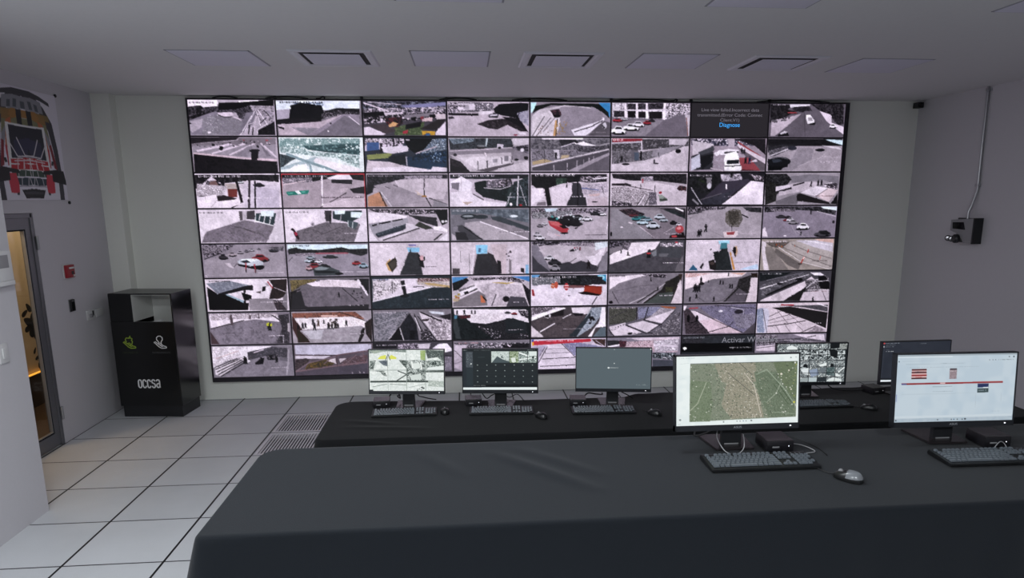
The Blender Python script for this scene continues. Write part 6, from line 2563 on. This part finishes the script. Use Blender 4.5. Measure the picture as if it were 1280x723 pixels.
# ------------------------------------------------------------------ mini computers
def mini_pc(label):
    t = thing('mini_computer', label, 'mini computer', (0, 0, 0), 0, 'black mini computers')
    W, D, H = .117, .122, .05
    bm = bmesh.new(); box(bm, (0, 0, H / 2 + .002), (W, D, H - .004), 0, .004); obj('case', bm, M['pc_front'], t, True)
    bm = bmesh.new(); box(bm, (0, 0, H), (W - .003, D - .003, .004), 0, .0015); obj('lid', bm, M['pc'], t)
    boxobj('power_button', (.036, -D / 2, .028), (.0035, .003, .0035), M['white_led'], t)
    boxobj('usb_ports', (-.02, -D / 2, .024), (.03, .002, .006), M['grey_plastic'], t)
    for sx in (-1, 1):
        for sy in (-1, 1): boxobj('rubber_foot', (sx * .045, sy * .045, .0012), (.014, .014, .0022), M['black'], t)
    return t
PC = mini_pc('mini computer on the near desk behind the map monitor keyboard')
PC.location = (5.062, -5.075, Z1 + .0035); PC.rotation_euler = (0, 0, R(0))
for x, y, z, rz, l in ((6.008, -5.115, Z1, -2, 'mini computer beside the stand of the pale web page monitor'), (3.132, -2.90, Z2, 3, 'mini computer left of the bright mosaic monitor stand'),
                       (3.795, -2.925, Z2, 2, 'mini computer left of the dark camera program monitor stand'), (4.552, -3.0, Z2, -6, 'mini computer left of the plain grey monitor stand'),
                       (6.85, -2.93, Z2, 12, 'mini computer beside the dark screened monitor on the far desk')):
    copy_tree(PC, (x, y, z + .0035), R(rz), l)

# ------------------------------------------------------------------ leads on the desks
def cord(name, pts, r, label, m='cable'):
    bm = bmesh.new(); tube(bm, pts, r, 7, 6); tag(obj(name, bm, M[m], None, True), label, 'cable', 'loose leads on the desks')
def on(z, pts, r=.003): return [(x, y, z + r + h + .004) for x, y, h in pts]
cord('power_cord', on(Z2, [(3.16, -2.80, .0), (3.19, -2.79, .05), (3.24, -2.80, .058), (3.26, -2.84, .03), (3.245, -2.89, .06), (3.262, -2.955, .085)], .005), .005, 'thick black lead looping behind the bright mosaic monitor')
cord('power_cord', on(Z2, [(3.52, -2.80, .0), (3.46, -2.80, .012), (3.42, -2.82, .03), (3.40, -2.87, .05), (3.395, -2.95, .085)], .004), .004, 'black lead rising right of the bright mosaic monitor stand')
cord('power_cord', on(Z2, [(3.78, -2.85, .0), (3.78, -2.835, .06), (3.84, -2.83, .075), (3.89, -2.87, .02), (3.93, -2.9, .05), (3.98, -2.96, .09)], .004), .004, 'black lead looping behind the dark camera program monitor')
cord('power_cord', on(Z2, [(4.00, -2.95, .09), (4.06, -2.86, .02), (4.12, -2.87, .045), (4.17, -2.89, .0), (4.2, -2.90, .0)], .003), .003, 'thin black lead right of the dark camera program monitor stand')
cord('power_cord', on(Z2, [(4.60, -2.95, .02), (4.64, -2.92, .05), (4.70, -2.93, .045), (4.735, -2.98, .055), (4.725, -3.03, .08)], .005), .005, 'thick black lead between the grey monitor and its mini computer')
cord('power_cord', on(Z2, [(4.87, -3.04, .085), (4.89, -2.95, .06), (4.94, -2.93, .03), (4.98, -2.92, .0)], .004), .004, 'black lead right of the plain grey monitor stand')
cord('power_cord', on(Z2, [(6.49, -2.93, .06), (6.56, -2.88, .02), (6.64, -2.86, .0), (6.72, -2.88, .0), (6.78, -2.92, .02)], .004), .004, 'black lead running to the mini computer of the dark screened monitor')
cord('usb_cord', on(Z1, [(4.83, -5.03, .08), (4.81, -5.07, .05), (4.825, -5.13, .01), (4.87, -5.145, .0), (4.91, -5.12, .02), (4.925, -5.07, .06)], .002), .002, 'thin pale lead looping under the map monitor', 'grey_plastic')
cord('usb_cord', on(Z1, [(5.12, -5.09, .02), (5.17, -5.09, .012), (5.21, -5.11, .0), (5.205, -5.15, .0), (5.13, -5.16, .0), (5.10, -5.15, .002)], .002), .002, 'thin lead curling beside the near mini computer', 'grey_plastic')
cord('usb_cord', on(Z1, [(5.09, -4.99, .03), (5.16, -5.0, .02), (5.23, -5.04, .0), (5.245, -5.12, .0), (5.24, -5.19, .0)], .0018), .0018, 'thin dark lead behind the near mini computer')
cord('power_cord', on(Z1, [(4.76, -4.95, .05), (4.74, -4.99, .03), (4.775, -5.02, .05), (4.815, -5.04, .08)], .004), .004, 'black lead bundled left of the map monitor stand')
cord('power_cord', on(Z1, [(5.70, -5.0, .04), (5.72, -5.04, .06), (5.765, -5.02, .05), (5.765, -5.06, .08)], .004), .004, 'black lead bundled left of the web page monitor stand')
cord('usb_cord', on(Z1, [(5.955, -5.21, .0), (6.0, -5.19, .03), (6.03, -5.18, .02), (6.03, -5.20, .0), (6.0, -5.21, .0)], .002), .002, 'thin pale lead looping before the right mini computer', 'grey_plastic')

# ------------------------------------------------------------------ light
def area(loc, rot, sx, sy, watts, col):
    l = bpy.data.lights.new('ceiling_lamp', 'AREA'); l.shape = 'RECTANGLE'; l.size = sx; l.size_y = sy; l.energy = watts; l.color = col
    o = bpy.data.objects.new('ceiling_lamp', l); C.objects.link(o); o.location = loc; o.rotation_euler = rot
for x, y, e in ((1.9, -5.1, 40), (3.9, -5.1, 36), (2.0, -8.6, 110), (4.4, -8.6, 95)):
    area((x, y, ZC - .03), (0, 0, 0), .58, .58, e, (.92, .97, 1.0))
def point(loc, w, col, r=.1):
    l = bpy.data.lights.new('corridor_lamp', 'POINT'); l.energy = w; l.color = col; l.shadow_soft_size = r
    o = bpy.data.objects.new('corridor_lamp', l); C.objects.link(o); o.location = loc
point((-.5, .2, 2.55), 16, (1, .88, .68)); point((-.45, -1.85, 2.6), 30, (1, .8, .54))
w = bpy.data.worlds.new('World'); bpy.context.scene.world = w; w.use_nodes = True
w.node_tree.nodes['Background'].inputs[0].default_value = (.3, .32, .35, 1); w.node_tree.nodes['Background'].inputs[1].default_value = .1

# ------------------------------------------------------------------ camera
cam = bpy.data.cameras.new('camera'); co = bpy.data.objects.new('camera', cam); C.objects.link(co)
cam.sensor_width = 36; cam.lens = 24.2983; cam.shift_x = -0.01196; cam.shift_y = 0.04924; cam.clip_start = .05
co.matrix_world = Matrix([[0.996265, 0.021685, -0.083582, 3.752486], [-0.086229, 0.198943, -0.97621, -7.796114], [-0.004541, 0.979771, 0.20007, 2.225264], [0.0, 0.0, 0.0, 1.0]])
sc = bpy.context.scene; sc.camera = co
sc.view_settings.view_transform = 'Standard'; sc.view_settings.look = 'None'; sc.view_settings.gamma = 1; sc.view_settings.use_curve_mapping = False
sc.view_settings.exposure = 0
